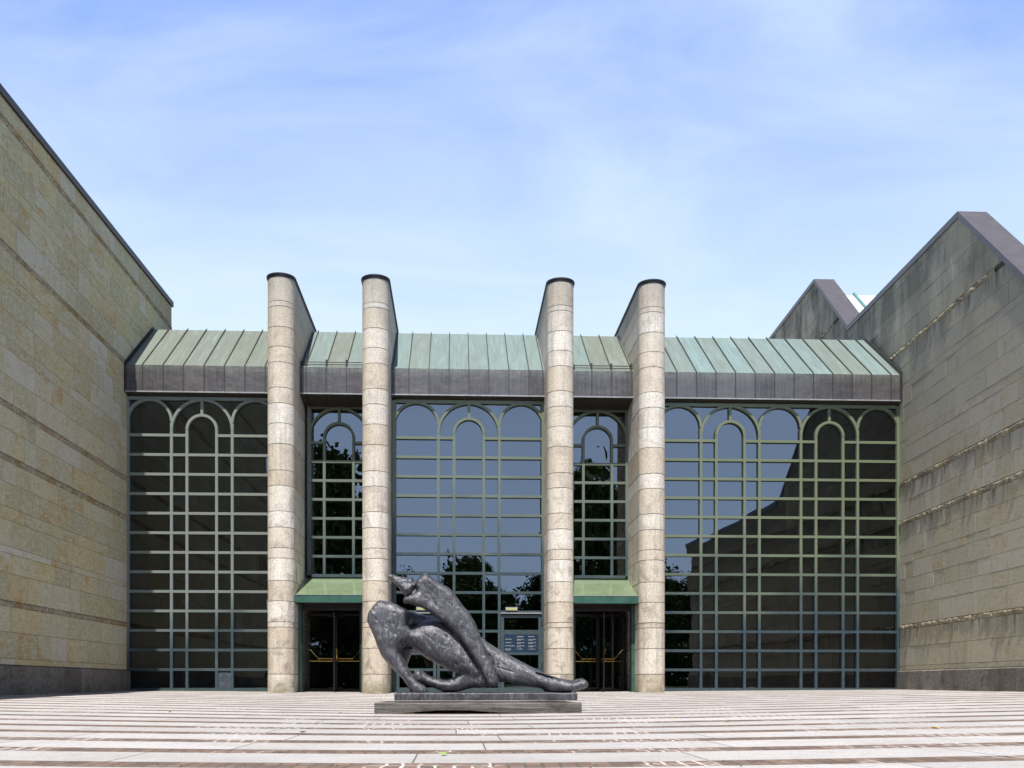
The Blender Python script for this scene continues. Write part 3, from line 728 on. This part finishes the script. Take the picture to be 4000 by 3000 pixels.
# entrance canopies and revolving doors
DY = 26.55
def entrance(x0, x1, xc):
    bm = bmesh.new()
    yb, zb, yf, zf = RY - .06, 3.05, 25.98, 2.42
    prism(bm, [(yf, zf), (yb, zb), (yb, zb - .03), (yf, zf - .03)], 0, x0, x1)
    c = link('canopy', bm, M['canopy'], hall)
    bm = bmesh.new(); box(bm, x0 + .002, x1 - .002, yf - .05, yf - .002, zf - .20, zf + .0)
    box(bm, x0 + .012, x0 + .05, yf - .055, yf - .05, zf - .19, zf - .01); box(bm, x1 - .05, x1 - .012, yf - .055, yf - .05, zf - .19, zf - .01)
    link('fascia', bm, M['gtrim'], c)
    bm = bmesh.new(); box(bm, x0 + .005, x1 - .005, yf - .06, yf + .0, zf + .002, zf + .016); link('gutter_lip', bm, M['grey'], c)
    bm = bmesh.new(); box(bm, x0 + .01, x1 - .01, yf, RY + .3, 2.20, 2.235); link('canopy_soffit', bm, M['bframe'], c)
    # side jambs
    bm = bmesh.new(); box(bm, x0, x0 + .09, DY - .06, DY + .06, -.35, 2.2); link('door_jamb', bm, M['gtrim'], c); bm = bmesh.new(); box(bm, x1 - .09, x1, DY - .06, DY + .06, -.35, 2.2); link('door_jamb', bm, M['gtrim'], c)
    d = empty('revolving_door', (xc, DY + .9, -.27), 'x', 'x'); del d['label']; del d['category']; d.parent = hall; d.location = Vector((xc, DY + .9, -.27)) - hall.location
    def dl(name, bm_, mat, par=d):
        o = link(name, bm_, mat); o.parent = par
        o.location = (-xc, -(DY + .9), .27) if par is d else (0, 0, 0)
        return o
    yc = DY + .9; R = (x1 - x0) / 2 - .10
    bm = bmesh.new()
    for s in (-1, 1):
        box(bm, xc + s * R - .03, xc + s * R + .03, DY - .04, DY + .03, -.35, 2.12)
    box(bm, xc - R - .03, xc + R + .03, DY - .045, DY + .035, 2.05, 2.2)
    box(bm, xc - R - .02, xc + R + .02, DY - .05, DY + .04, -.30, -.235)
    dl('door_frame', bm, M['bframe'])
    # wings: one pair across the opening, one pair in line with the passage
    for q, ang in enumerate((4, 94, 184, 274)):
        a = math.radians(ang); ux, uy = math.cos(a), math.sin(a)
        def P(rad, z, off=0): return (xc + ux * rad - uy * off, yc + uy * rad + ux * off, z)
        bm = bmesh.new(); w = .02
        for (ra, rb, za, zb2) in ((.0, .045, -.22, 2.03), (R - .07, R - .02, -.22, 2.03), (.05, R - .07, -.22, -.14), (.05, R - .07, 1.96, 2.03)):
            v = [bm.verts.new(P(r_, z_, o_)) for o_ in (-w, w) for (r_, z_) in ((ra, za), (rb, za), (rb, zb2), (ra, zb2))]
            bm.faces.new(v[:4][::-1]); bm.faces.new(v[4:])
            for k in range(4): bm.faces.new((v[k], v[(k + 1) % 4], v[4 + (k + 1) % 4], v[4 + k]))
        fixn(bm); wing = dl('door_wing', bm, M['bframe'])
        bm = bmesh.new(); bm.faces.new([bm.verts.new(P(r_, z_)) for (r_, z_) in ((.045, -.14), (R - .07, -.14), (R - .07, 1.96), (.045, 1.96))])
        dl('glass', bm, M['dglass'], wing)
        bm = bmesh.new()
        s = -.06 if q in (0, 1) else .06
        tube(bm, [P(.08, .73, s), P(R - .32, .73, s), P(R - .10, .985, s), P(R - .05, .985, s)], .014)
        tube(bm, [P(.08, .66, s), P(R - .07, .66, s)], .014); tube(bm, [P(R - .36, .66, s), P(R - .36, .73, s)], .009)
        dl('push_bar', bm, M['brass'], wing)
    bm = bmesh.new(); tube(bm, [(xc, yc, -.26), (xc, yc, 2.1)], .03); box(bm, xc - .22, xc + .22, yc - .05, yc + .05, 1.93, 2.0); box(bm, xc - .2, xc + .2, yc - .08, yc - .03, -.16, -.10)
    dl('centre_post', bm, M['bframe'])
    return d
entrance(PX[0] + PR_ + .003, PX[1] - PR_ - .003, (PX[0] + PX[1]) / 2)
entrance(PX[2] + PR_ + .003, PX[3] - PR_ - .003, (PX[2] + PX[3]) / 2)
# vestibule cheeks so the recess is closed under the upper glazing
for a, c in ((PX[0] + PR_, PX[1] - PR_), (PX[2] + PR_, PX[3] - PR_)):
    bm = bmesh.new(); box(bm, a, c, RY - .03, RY + .12, 2.3, 3.06)
    link('transom_panel', bm, M['soffit'], hall)

# emergency doors in the middle glazing
def side_door(xa, xb, sign):
    y = GY - .10; zt = 2.05 - .09; bm = bmesh.new()
    a, c = xa + .045, xb - .06
    for (x0, x1, z0, z1) in ((a, a + .085, -.22, zt), (c - .085, c, -.22, zt), (a + .085, c - .085, zt - .07, zt), (a + .085, c - .085, 1.41, 1.475), (a + .085, c - .085, .83, .90), (a + .085, c - .085, -.22, -.10)):
        box(bm, x0, x1, y, y + .05, z0, z1)
    d = link('emergency_door', bm, M['frame_c'], hall)
    bm = bmesh.new(); box(bm, xa + .04, xb - .05, y - .05, y + .04, 2.05 - .052, 2.05 - .02); link('rain_ledge', bm, M['white'] if False else M['grey'], d)
    for z in (1.75, .55):
        bm = bmesh.new(); tube(bm, [(c + .01, y - .012, z - .06), (c + .01, y - .012, z + .06)], .016)
        link('hinge', bm, M['dark'], d)
    bm = bmesh.new(); tube(bm, [(a + .045, y - .0, .80), (a + .045, y - .06, .80)], .018); tube(bm, [(a + .045, y - .06, .80), (a + .14, y - .06, .80)], .014); link('handle', bm, M['brass'], d)
    bm = bmesh.new(); x_ = WX(1975 if sign else 1626, GY - .1); box(bm, x_, x_ + .335, GY - .13, GY - .066, 2.09, 2.185)
    s_ = link('exit_sign_box', bm, M['grey'], hall)
    bm = bmesh.new(); box(bm, x_ + .02, x_ + .315, GY - .133, GY - .13, 2.105, 2.165); link('sign_face', bm, M['led'], s_)
    return a, c, y
side_door(cx_(1540) + .02, cx_(1712.6), False)
a, c, y = side_door(cx_(1950), cx_(2122), True)
bm = bmesh.new(); box(bm, a + .087, c - .087, y + .005, y + .03, .902, 1.408)
sg = link('notice_panel', bm, M['navy'], hall); sg['label'] = 'navy opening hours panel with white lettering in the glazed door'
def lettering(par, items):
    dg = bpy.context.evaluated_depsgraph_get(); bm = bmesh.new()
    for txt, x, z, h in items:
        cu = bpy.data.curves.new('t', 'FONT'); cu.body = txt; cu.size = h; cu.extrude = .0006; cu.offset = .0002; ob = bpy.data.objects.new('t', cu); COL.objects.link(ob)
        bpy.context.view_layer.update(); me = bpy.data.meshes.new_from_object(ob.evaluated_get(bpy.context.evaluated_depsgraph_get()))
        me.transform(Matrix.Translation((x, y + .003, z)) @ Matrix.Rotation(math.pi / 2, 4, 'X')); bm.from_mesh(me)
        bpy.data.objects.remove(ob); bpy.data.curves.remove(cu); bpy.data.meshes.remove(me)
    link('lettering', bm, M['white'], par)
def sx(px): return WX(px, y)
def sz(py): return W(2030, py, y).z
hh = .022; rows = []
c1, c2, c3 = sx(1973.5), sx(2019), sx(2064)
rows += [('ÖFFNUNGSZEITEN', c2, sz(2488), hh), ('GALLERY HOURS', c3, sz(2488), hh)]
DE = [('NEUE PINAKOTHEK', 'Täglich außer DI 10.00–18.00', 'MI 10.00–20.00', 'Daily except TUE 10.00–18.00', 'WED 10.00–20.00', 2498),
      ('ALTE PINAKOTHEK', 'Täglich außer MO 10.00–18.00', 'DI 10.00–20.00', 'Daily except MON 10.00–18.00', 'TUE 10.00–20.00', 2511),
      ('PINAKOTHEK DER MODERNE', 'Täglich außer MO 10.00–18.00', 'DO 10.00–20.00', 'Daily except MON 10.00–18.00', 'THU 10.00–20.00', 2523.7)]
for n_, a1, a2, e1, e2, py in DE:
    rows += [(n_, c1, sz(py), hh * .9), (a1, c2, sz(py), hh * .78), (a2, c2, sz(py + 3.6), hh * .78), (e1, c3, sz(py), hh * .78), (e2, c3, sz(py + 3.6), hh * .78)]
rows += [('SCHACK-GALERIE', c1, sz(2536), hh * .9), ('Prinzregentenstraße 9', c1, sz(2539.6), hh * .78), ('MI bis SO 10.00–18.00', c2, sz(2536), hh * .78), ('WED to SUN 10.00–18.00', c3, sz(2536), hh * .78)]
lettering(sg, rows)
# pale access panel low in the left glazing
bm = bmesh.new(); p = W(850, 2626, GY - .03); q = W(906, 2690, GY - .03); box(bm, p.x + .02, q.x - .01, GY - .035, GY - .02, q.z, p.z); link('access_panel', bm, M['pale'], hall)

# ------------------------------------------------------------------ sculpture
SC = 2.212; SY = 14.65
def s2w(cx, cy, Y=SY): return W(1400 + cx / SC, 2200 + cy / SC, Y)
def inflate(out_bm, poly, T, R, yc=0.0, tilt=(0, 0), pw=2.0, step=.035, ridge=None):
    "closed solid from an outline: thickness grows from the rim inwards; yc shifts it in depth, tilt leans it"
    P2 = []
    for i, p in enumerate(poly):
        a = s2w(*p); b_ = s2w(*poly[(i + 1) % len(poly)]); n = max(1, int((b_ - a).length / step))
        for k in range(n):
            q = a.lerp(b_, k / n); P2.append(Vector((q.x, q.z)))
    n0 = len(P2); xs = [p.x for p in P2]; zs = [p.y for p in P2]
    def inside(x, z):
        c_ = False; j = n0 - 1
        for i in range(n0):
            a, b_ = P2[i], P2[j]
            if (a.y > z) != (b_.y > z) and x < (b_.x - a.x) * (z - a.y) / (b_.y - a.y) + a.x: c_ = not c_
            j = i
        return c_
    def sd(x, z):
        m = 9e9
        for i in range(n0):
            a, b_ = P2[i], P2[(i + 1) % n0]; dx, dz = b_.x - a.x, b_.y - a.y; L = dx * dx + dz * dz
            t = 0 if L == 0 else max(0, min(1, ((x - a.x) * dx + (z - a.y) * dz) / L))
            m = min(m, (a.x + t * dx - x) ** 2 + (a.y + t * dz - z) ** 2)
        return math.sqrt(m)
    pts = list(P2); D = [0.0] * n0
    x = min(xs)
    while x < max(xs):
        z = min(zs)
        while z < max(zs):
            xx, zz = x + random.uniform(-.004, .004), z + random.uniform(-.004, .004)
            if inside(xx, zz):
                d = sd(xx, zz)
                if d > step * .45: pts.append(Vector((xx, zz))); D.append(d)
            z += step
        x += step
    vs, es, fs, ov, oe, of = delaunay_2d_cdt(pts, [(i, (i + 1) % n0) for i in range(n0)], [], 1, 1e-6)
    mx_, mz_ = sum(xs) / n0, sum(zs) / n0
    fr, bk = [], []
    for v, o_ in zip(vs, ov):
        d = D[o_[0]] if o_ else sd(v.x, v.y)
        u = min(1, d / R); t = T * (1 - (1 - u) ** pw) ** (1 / pw)
        yy = SY + yc + tilt[0] * (v.x - mx_) + tilt[1] * (v.y - mz_)
        rim = .02 if d < 1e-5 else .012
        fr.append(out_bm.verts.new((v.x, yy - t - rim, v.y))); bk.append(out_bm.verts.new((v.x, yy + t + rim, v.y)))
    edge_count = {}
    for f in fs:
        try:
            out_bm.faces.new([fr[i] for i in f]); out_bm.faces.new([bk[i] for i in f][::-1])
        except ValueError: pass
        for i in range(len(f)):
            e = (f[i], f[(i + 1) % len(f)]); edge_count[e] = 1
    for (a, b_) in edge_count:
        if (b_, a) not in edge_count:
            out_bm.faces.new((fr[b_], fr[a], bk[a], bk[b_]))
def sculpture():
    root = empty('bronze_sculpture', (s2w(1050, 1180).x, SY, s2w(0, 1187).z), 'dark bronze abstract fallen horse leaning over a rider on the plaza', 'sculpture')
    bm = bmesh.new()
    # haunch with the near leg that comes down to the slab
    inflate(bm, [(185, 332), (145, 372), (98, 440), (90, 500), (118, 570), (150, 640), (178, 720), (215, 800), (262, 862), (330, 935), (385, 990), (430, 1045), (462, 1105), (470, 1135), (600, 1135), (592, 1085), (560, 1050), (505, 1010),
                 (455, 955), (418, 890), (392, 830), (365, 780), (358, 730), (372, 700), (430, 680), (480, 640), (500, 590), (455, 575), (428, 540), (424, 480), (432, 430), (405, 402), (340, 372), (270, 345)], .18, .13, -.10, (.10, .05), 2.6)
    # far inner leg seen in shade
    inflate(bm, [(360, 720), (400, 700), (470, 720), (440, 790), (415, 850), (405, 890), (370, 850), (350, 780)], .14, .1, .26)
    # barrel of the body
    inflate(bm, [(420, 560), (480, 556), (520, 525), (560, 500), (640, 485), (740, 498), (820, 545), (890, 620), (950, 720), (1020, 840), (1090, 960), (1100, 1010), (1000, 1010), (940, 985), (880, 950), (780, 915), (700, 872), (620, 830), (560, 790), (500, 745), (450, 715), (410, 690), (400, 620)], .31, .25, .0, (0, .1), 2.2)
    # back edge of the haunch running behind the neck
    inflate(bm, [(330, 380), (440, 415), (560, 445), (680, 470), (760, 500), (780, 540), (640, 540), (500, 560), (430, 590), (380, 560)], .15, .10, .22)
    # hip and folded front leg
    inflate(bm, [(880, 880), (950, 860), (1060, 880), (1150, 950), (1190, 1020), (1150, 1065), (1110, 1068), (1000, 1062), (940, 1080), (880, 1100), (800, 1112), (740, 1108), (690, 1085), (640, 1062), (580, 1038), (540, 1030), (500, 1020), (483, 1000), (486, 960), (492, 928), (535, 925), (565, 945), (600, 972), (660, 998), (750, 1012), (820, 1000), (862, 968), (880, 930)], .15, .10, -.08, (-.06, 0))
    inflate(bm, [(483, 960), (492, 926), (530, 922), (555, 950), (560, 1000), (540, 1026), (500, 1022)], .10, .07, -.12)
    # lowered neck with blunt slab head, running down to the ground
    inflate(bm, [(575, 98), (610, 122), (680, 175), (780, 232), (830, 285), (860, 330), (905, 390), (955, 455), (1000, 522), (1030, 600), (1052, 660), (1085, 730), (1120, 815), (1160, 900), (1205, 1010), (1195, 1050), (1160, 1072), (1110, 1058), (1080, 990), (1040, 900), (980, 800), (920, 710), (870, 640), (800, 572), (730, 508), (640, 440), (585, 405),
                 (530, 380), (470, 362), (412, 352), (400, 340), (410, 318), (440, 300), (520, 262), (500, 192), (530, 150)], .15, .085, -.22, (.10, .08), 2.4)
    inflate(bm, [(400, 340), (410, 300), (400, 262), (360, 215), (350, 190), (400, 178), (470, 170), (500, 186), (545, 240), (560, 300), (545, 345), (470, 362)], .13, .14, -.16, (0, .2), 1.3)
    # jutting upper jaw
    inflate(bm, [(263, 118), (280, 110), (370, 126), (478, 146), (480, 176), (440, 200), (405, 235), (372, 226), (340, 196), (300, 160)], .13, .035, -.08, (.1, .2), 2.4)
    inflate(bm, [(340, 190), (430, 178), (500, 190), (480, 240), (430, 290), (395, 262)], .10, .05, -.26, (.2, .4), 2.0)
    # outstretched legs to the right
    inflate(bm, [(1040, 625), (1075, 655), (1120, 690), (1190, 735), (1270, 780), (1340, 822), (1400, 852), (1470, 888), (1530, 920), (1600, 955), (1660, 978), (1740, 1000), (1800, 1014), (1850, 1020), (1895, 1008), (1935, 1004), (1965, 1020), (1982, 1042), (1965, 1068), (1930, 1082), (1880, 1095), (1840, 1108), (1780, 1118), (1700, 1116), (1640, 1104), (1610, 1085), (1540, 1066), (1450, 1050), (1340, 1032), (1240, 1016), (1180, 1030), (1100, 960), (1050, 800), (1030, 700)], .19, .13, .03, (0, .15), 2.2)
    inflate(bm, [(1600, 1090), (1700, 1100), (1830, 1105), (1820, 1130), (1640, 1130)], .10, .03, .02)
    me = bpy.data.meshes.new('tmp'); bm.to_mesh(me); bm.free(); ob = bpy.data.objects.new('tmp', me); COL.objects.link(ob)
    r = ob.modifiers.new('r', 'REMESH'); r.mode = 'VOXEL'; r.voxel_size = .013; r.use_smooth_shade = True
    d_ = ob.modifiers.new('d', 'DECIMATE'); d_.ratio = .02
    r = ob.modifiers.new('r2', 'REMESH'); r.mode = 'VOXEL'; r.voxel_size = .012; r.use_smooth_shade = True
    s = ob.modifiers.new('s', 'SMOOTH'); s.factor = .5; s.iterations = 1
    bpy.context.view_layer.update()
    m2 = bpy.data.meshes.new_from_object(ob.evaluated_get(bpy.context.evaluated_depsgraph_get()))
    bpy.data.objects.remove(ob)
    bm = bmesh.new(); bm.from_mesh(m2); bpy.data.meshes.remove(m2); bm.normal_update()
    # the modelled surface: broad facets, gouges and a pitted skin
    mv = []
    for v in bm.verts:
        p = v.co
        q = mnoise.noise(p * 3.5) * .004 + mnoise.fractal(Vector(((p.x + p.z * .9) * 11, p.y * 9, (p.z - p.x * .9) * 5)), .75, 2.1, 5) * .004 - abs(mnoise.noise(p * 5 + Vector((9, 1, 4)))) * .008 + .017
        cell = mnoise.cell(Vector((p.x * 5 + p.z * 3, p.y * 4, p.z * 5 - p.x * 2)))
        g_ = mnoise.noise(Vector(((p.x + p.z * .9) * 26, p.y * 10, (p.z - p.x * .9) * 7)))
        q -= max(0, g_ - .38) * .035
        mv.append(v.normal * q)
    for v, d in zip(bm.verts, mv): v.co += d
    # the narrow slot between the outstretched legs and the folds that split neck and haunch
    for (c0, c1, wd, dp) in (((1530, 950), (1672, 992), .017, .09), ((1120, 770), (1210, 1000), .012, .03), ((1210, 905), (1330, 940), .010, .02), ((560, 190), (700, 420), .009, .012), ((250, 380), (300, 690), .010, .012)):
        a_, b2 = s2w(*c0), s2w(*c1); dx, dz = b2.x - a_.x, b2.z - a_.z; L = dx * dx + dz * dz
        for v in bm.verts:
            if v.normal.y > -.2: continue
            t = ((v.co.x - a_.x) * dx + (v.co.z - a_.z) * dz) / L
            if -.02 < t < 1.02:
                w_ = mnoise.noise(v.co * 20) * .006
                dd = math.hypot(a_.x + t * dx - v.co.x, a_.z + t * dz - v.co.z) + w_
                if dd < wd: v.co.y += dp * (1 - (max(0, dd) / wd) ** 2)
    for f in bm.faces: f.smooth = True
    link('figure', bm, M['bronze'], root, True)
    # bronze slab
    a = s2w(310, 1122, 14.05); b_ = s2w(1893, 1187, 14.05); bm = bmesh.new()
    n = 40; sect = []
    for i in range(n + 1):
        x = a.x + (b_.x - a.x) * i / n; z1 = a.z + .008 * mnoise.noise(Vector((x * 4, 0, 1))); z0 = b_.z
        y0 = 14.05 + .012 * mnoise.noise(Vector((x * 5, 3, 0))); y1 = 15.25
        sect.append([bm.verts.new(q) for q in ((x, y0 + .015, z0), (x, y0, z1 - .015), (x, y0 + .02, z1), (x, y1, z1 + .01), (x, y1, z0))])
    for s0, s1 in zip(sect, sect[1:]):
        for k in range(5): bm.faces.new((s0[k], s0[(k + 1) % 5], s1[(k + 1) % 5], s1[k]))
    bm.faces.new(sect[0]); bm.faces.new(sect[-1][::-1]); fixn(bm)
    link('bronze_base', bm, M['bbase'], root)
    # timber
    a = s2w(137, 1207, 13.8); b_ = s2w(1930, 1300, 13.8); bm = bmesh.new(); n = 90; sect = []
    low = [(0, 1300), (.06, 1303), (.12, 1300), (.2, 1286), (.3, 1272), (.42, 1270), (.5, 1278), (.58, 1290), (.66, 1298), (.8, 1298), (1, 1303)]
    for i in range(n + 1):
        t = i / n; x = a.x + (b_.x - a.x) * t
        z0 = s2w(0, lerpl(low, t) + 1.5 * mnoise.noise(Vector((x * 9, 0, 0))), 13.8).z; z1 = a.z + .004 * mnoise.noise(Vector((x * 3, 1, 0)))
        y0 = 13.8 + .008 * mnoise.noise(Vector((x * 6, 2, 0)))
        sect.append([bm.verts.new(q) for q in ((x, y0 + .01, z0), (x, y0, (z0 + z1) / 2), (x, y0 + .004, z1 - .012), (x, y0 + .02, z1), (x, 14.15, z1), (x, 14.15, z0 - .02))])
    for s0, s1 in zip(sect, sect[1:]):
        for k in range(6): bm.faces.new((s0[k], s0[(k + 1) % 6], s1[(k + 1) % 6], s1[k]))
    bm.faces.new(sect[0]); bm.faces.new(sect[-1][::-1]); fixn(bm)
    tb = empty('timber_plinth', ((a.x + b_.x) / 2, 14.6, s2w(0, 1303, 13.8).z), 'grey weathered timber beams lying under the bronze sculpture', 'plinth')
    link('beam', bm, M['timber'], tb)
    for k in range(1, 4):
        bm = bmesh.new(); y0 = 14.16 + (k - 1) * .46
        box(bm, a.x + .02 * k, b_.x - .015 * k, y0, y0 + .45, -.55, a.z - .002 * k)
        link('beam', bm, M['timber'], tb)
sculpture()

# ------------------------------------------------------------------ weeds in the joint along the glazing and the plinth
def weeds():
    rnd = random.Random(11); bm = bmesh.new(); lay = bm.loops.layers.float_color.new('tint')
    spots = []
    for k in range(120): spots.append((rnd.choice((cx_(rnd.uniform(620, 1045)), cx_(rnd.uniform(2590, 3480)))), 26.86, rnd.uniform(.02, .06)))
    for k in range(9): spots.append((rnd.uniform(-1.9, 1.2), 13.78, rnd.uniform(.012, .03)))
    for k in range(24): spots.append((PX[3] - .42 + rnd.uniform(-.05, .05), rnd.uniform(25.9, 26.5), rnd.uniform(.02, .05)))
    for k in range(14): spots.append((rnd.uniform(-2.4, 2.4), 5.1 + rnd.choice((0, 1.06)) + rnd.uniform(-.1, .25), rnd.uniform(.006, .014)))
    for x, y, h in spots:
        for q in range(14):
            a = rnd.random() * 6.283; d = h * rnd.random() * .8; b0 = Vector((x + d * math.cos(a), y + d * math.sin(a) * .4, gz(x, y) + .001))
            tip = b0 + Vector((rnd.uniform(-.5, .5) * h, rnd.uniform(-.4, .2) * h, h * rnd.uniform(.4, 1))); w = Vector((h * .14, 0, 0))
            f = bm.faces.new([bm.verts.new(b0 - w), bm.verts.new(b0 + w), bm.verts.new(tip)])
            t = rnd.random()
            for l in f.loops: l[lay] = (t, 0, 0, 1)
    o = link('weeds', bm, M['leafA']); tag(o, 'small green weeds growing in joints at the foot of the glazing', 'weeds', kind='stuff')
weeds()

# ------------------------------------------------------------------ fallen leaves
def leaf(px, py, s, mat, label):
    # find the ground depth under this pixel
    Y = 6.0
    for _ in range(4000):
        p = W(px, py, Y)
        if p.z <= gz(p.x, Y): break
        Y += .005
    bm = bmesh.new(); r = random.uniform(0, 6.28); cs, sn = math.cos(r), math.sin(r)
    pts = [(-1, 0, 0), (-.5, .38, .12), (.2, .42, .2), (1, 0, .35), (.2, -.42, .2), (-.5, -.38, .12)]
    mid = [bm.verts.new((q * s * cs, q * s * sn, z * s)) for q, z in ((-1, .0), (-.5, .0), (.2, .05), (1, .3))]
    for sg_ in (1, -1):
        e = [bm.verts.new(((q * cs - w * sg_ * sn) * s, (q * sn + w * sg_ * cs) * s, z * s)) for q, w, z in ((-.5, .38, .25), (.2, .45, .35))]
        bm.faces.new((mid[0], mid[1], e[0])); bm.faces.new((mid[1], mid[2], e[1], e[0])); bm.faces.new((mid[2], mid[3], e[1]))
    o = link('fallen_leaf', bm, mat); o.location = (p.x, Y, gz(p.x, Y) + .006)
    tag(o, label, 'leaf', 'leaves fallen on the plaza')
leaf(1735, 2955, .042, M['gleaf'], 'long yellow-green leaf on the pale slab nearest the viewer')
leaf(2838, 2822, .036, M['gleaf'], 'small green leaf on the paving right of the sculpture')
leaf(2626, 2810, .030, M['yleaf'], 'yellow leaf on the paving, left of the small green leaf')
leaf(3652, 2848, .048, M['yleaf'], 'brown-yellow leaf on the paving below the right wing')
leaf(1185, 2864, .042, M['yleaf'], 'yellow leaf on a slab in front and left of the sculpture')
leaf(662, 2783, .042, M['yleaf'], 'orange-yellow leaf on the paving before the left glazing')

# ------------------------------------------------------------------ trees across the street behind the viewer (seen in the glass)
def make_tree(h, seed, n_clump=70, per=90, low=.14):
    rnd = random.Random(seed); tr = bmesh.new()
    tube(tr, [(0, 0, -.4), (.05, 0, h * .2), (-.05, .1, h * .45), (.1, 0, h * .75)], [h * .022, h * .017, h * .012, h * .004], 8)
    cr = bmesh.new(); lay = cr.loops.layers.float_color.new('tint')
    W0 = h * .33
    for c in range(n_clump):
        t = rnd.random() ** .8; z = h * (low + (1 - low) * t)
        rr_ = W0 * math.sin(math.pi * min(1, .12 + .85 * t)) ** .6 * (1 if t < .85 else .6)
        a = rnd.random() * 6.283; d = rr_ * math.sqrt(rnd.random())
        c0 = Vector((math.cos(a) * d, math.sin(a) * d, z)); cs = h * rnd.uniform(.05, .09)
        if c % 3 == 0: tube(tr, [(0, 0, max(h * .15, z - d * .7)), tuple(c0 * .6 + Vector((0, 0, z * .35))), tuple(c0)], [h * .008, h * .004, h * .001], 5)
        tv = rnd.random()
        for k in range(per):
            p = c0 + Vector((rnd.gauss(0, 1), rnd.gauss(0, 1), rnd.gauss(0, .7))) * cs * .62
            u = Vector((rnd.gauss(0, 1), rnd.gauss(0, 1), rnd.gauss(0, 1))).normalized(); w = u.orthogonal().normalized(); s = h * rnd.uniform(.013, .024)
            f = cr.faces.new([cr.verts.new(p + u * s), cr.verts.new(p + w * s * .6), cr.verts.new(p - u * s), cr.verts.new(p - w * s * .6)])
            for l in f.loops: l[lay] = (min(1, max(0, tv * .6 + rnd.random() * .4)), 0, 0, 1)
    return tr, cr
def added_hedge():  # leaf mass added behind the viewer to block bright horizon sky in reflections
    rnd = random.Random(3); bm = bmesh.new(); lay = bm.loops.layers.float_color.new('tint')
    for k in range(26000):
        x = rnd.uniform(-34, 34); top = 3.4 + .5 * math.sin(x * .7) + .4 * math.sin(x * 1.9); z = -.4 + (top) * rnd.random()
        p = Vector((x, -27 + rnd.uniform(-.9, .9), z)); u = Vector((rnd.gauss(0, 1), rnd.gauss(0, 1), rnd.gauss(0, 1))).normalized(); w = u.orthogonal().normalized(); s = rnd.uniform(.18, .34)
        f = bm.faces.new([bm.verts.new(p + u * s), bm.verts.new(p + w * s * .6), bm.verts.new(p - u * s), bm.verts.new(p - w * s * .6)])
        t = rnd.random()
        for l in f.loops: l[lay] = (t, 0, 0, 1)
    tag(link('added_hedge', bm, M['leafA']), 'long leaf mass added behind the viewer to darken the low reflections in the glazing', 'added_hedge')
added_hedge()
protos = {}
def tree(x, y, h, kind, label):
    r = empty('broadleaf_tree', (x, y, -.45), label, 'tree', 'trees across the street, mirrored in the glazing')
    if kind not in protos:
        tr, cr = make_tree(10, 20 + kind, 110 if kind else 105, 110)
        a = link('trunk', tr, M['bark'], None); b_ = link('crown', cr, M['leafA'], None); protos[kind] = (a, b_)
    else:
        a, b_ = (q.copy() for q in protos[kind]); COL.objects.link(a); COL.objects.link(b_)
    a.parent = r; b_.parent = r; a.location = b_.location = (0, 0, 0); s = h / 10; w_ = .62 if kind == 0 else 1
    r.scale = (w_ * s * random.uniform(.9, 1.15), w_ * s * random.uniform(.9, 1.15), s)
    r.rotation_euler.z = random.uniform(0, 6)
def tx(px, Dm): return (px - 1785) / F * Dm
Yt = -35; Dm = 54 - Yt
tree(tx(1288, 62), 54 - 62, 15.3, 0, 'tall tree mirrored in the recessed glazing above the left door')
tree(tx(2318, 70), 54 - 70, 16.2, 0, 'tall tree mirrored in the recessed glazing above the right door')
k = 0
for px, D, h in ((1560, 88, 10.2), (1690, 95, 9.2), (1835, 88, 11.2), (1950, 100, 10.0), (2150, 92, 10.8), (2480, 88, 12.5), (2620, 95, 11.0), (2800, 90, 12.6), (1420, 95, 9.5), (2040, 96, 8.4), (2330, 99, 11.0), (1200, 99, 10.0), (2900, 99, 12), (1760, 105, 9.6)):
    tree(tx(px, D), 54 - D, h, 1 + k % 2, 'bushy park tree seen only as a dark reflection in the lower glazing'); k += 1
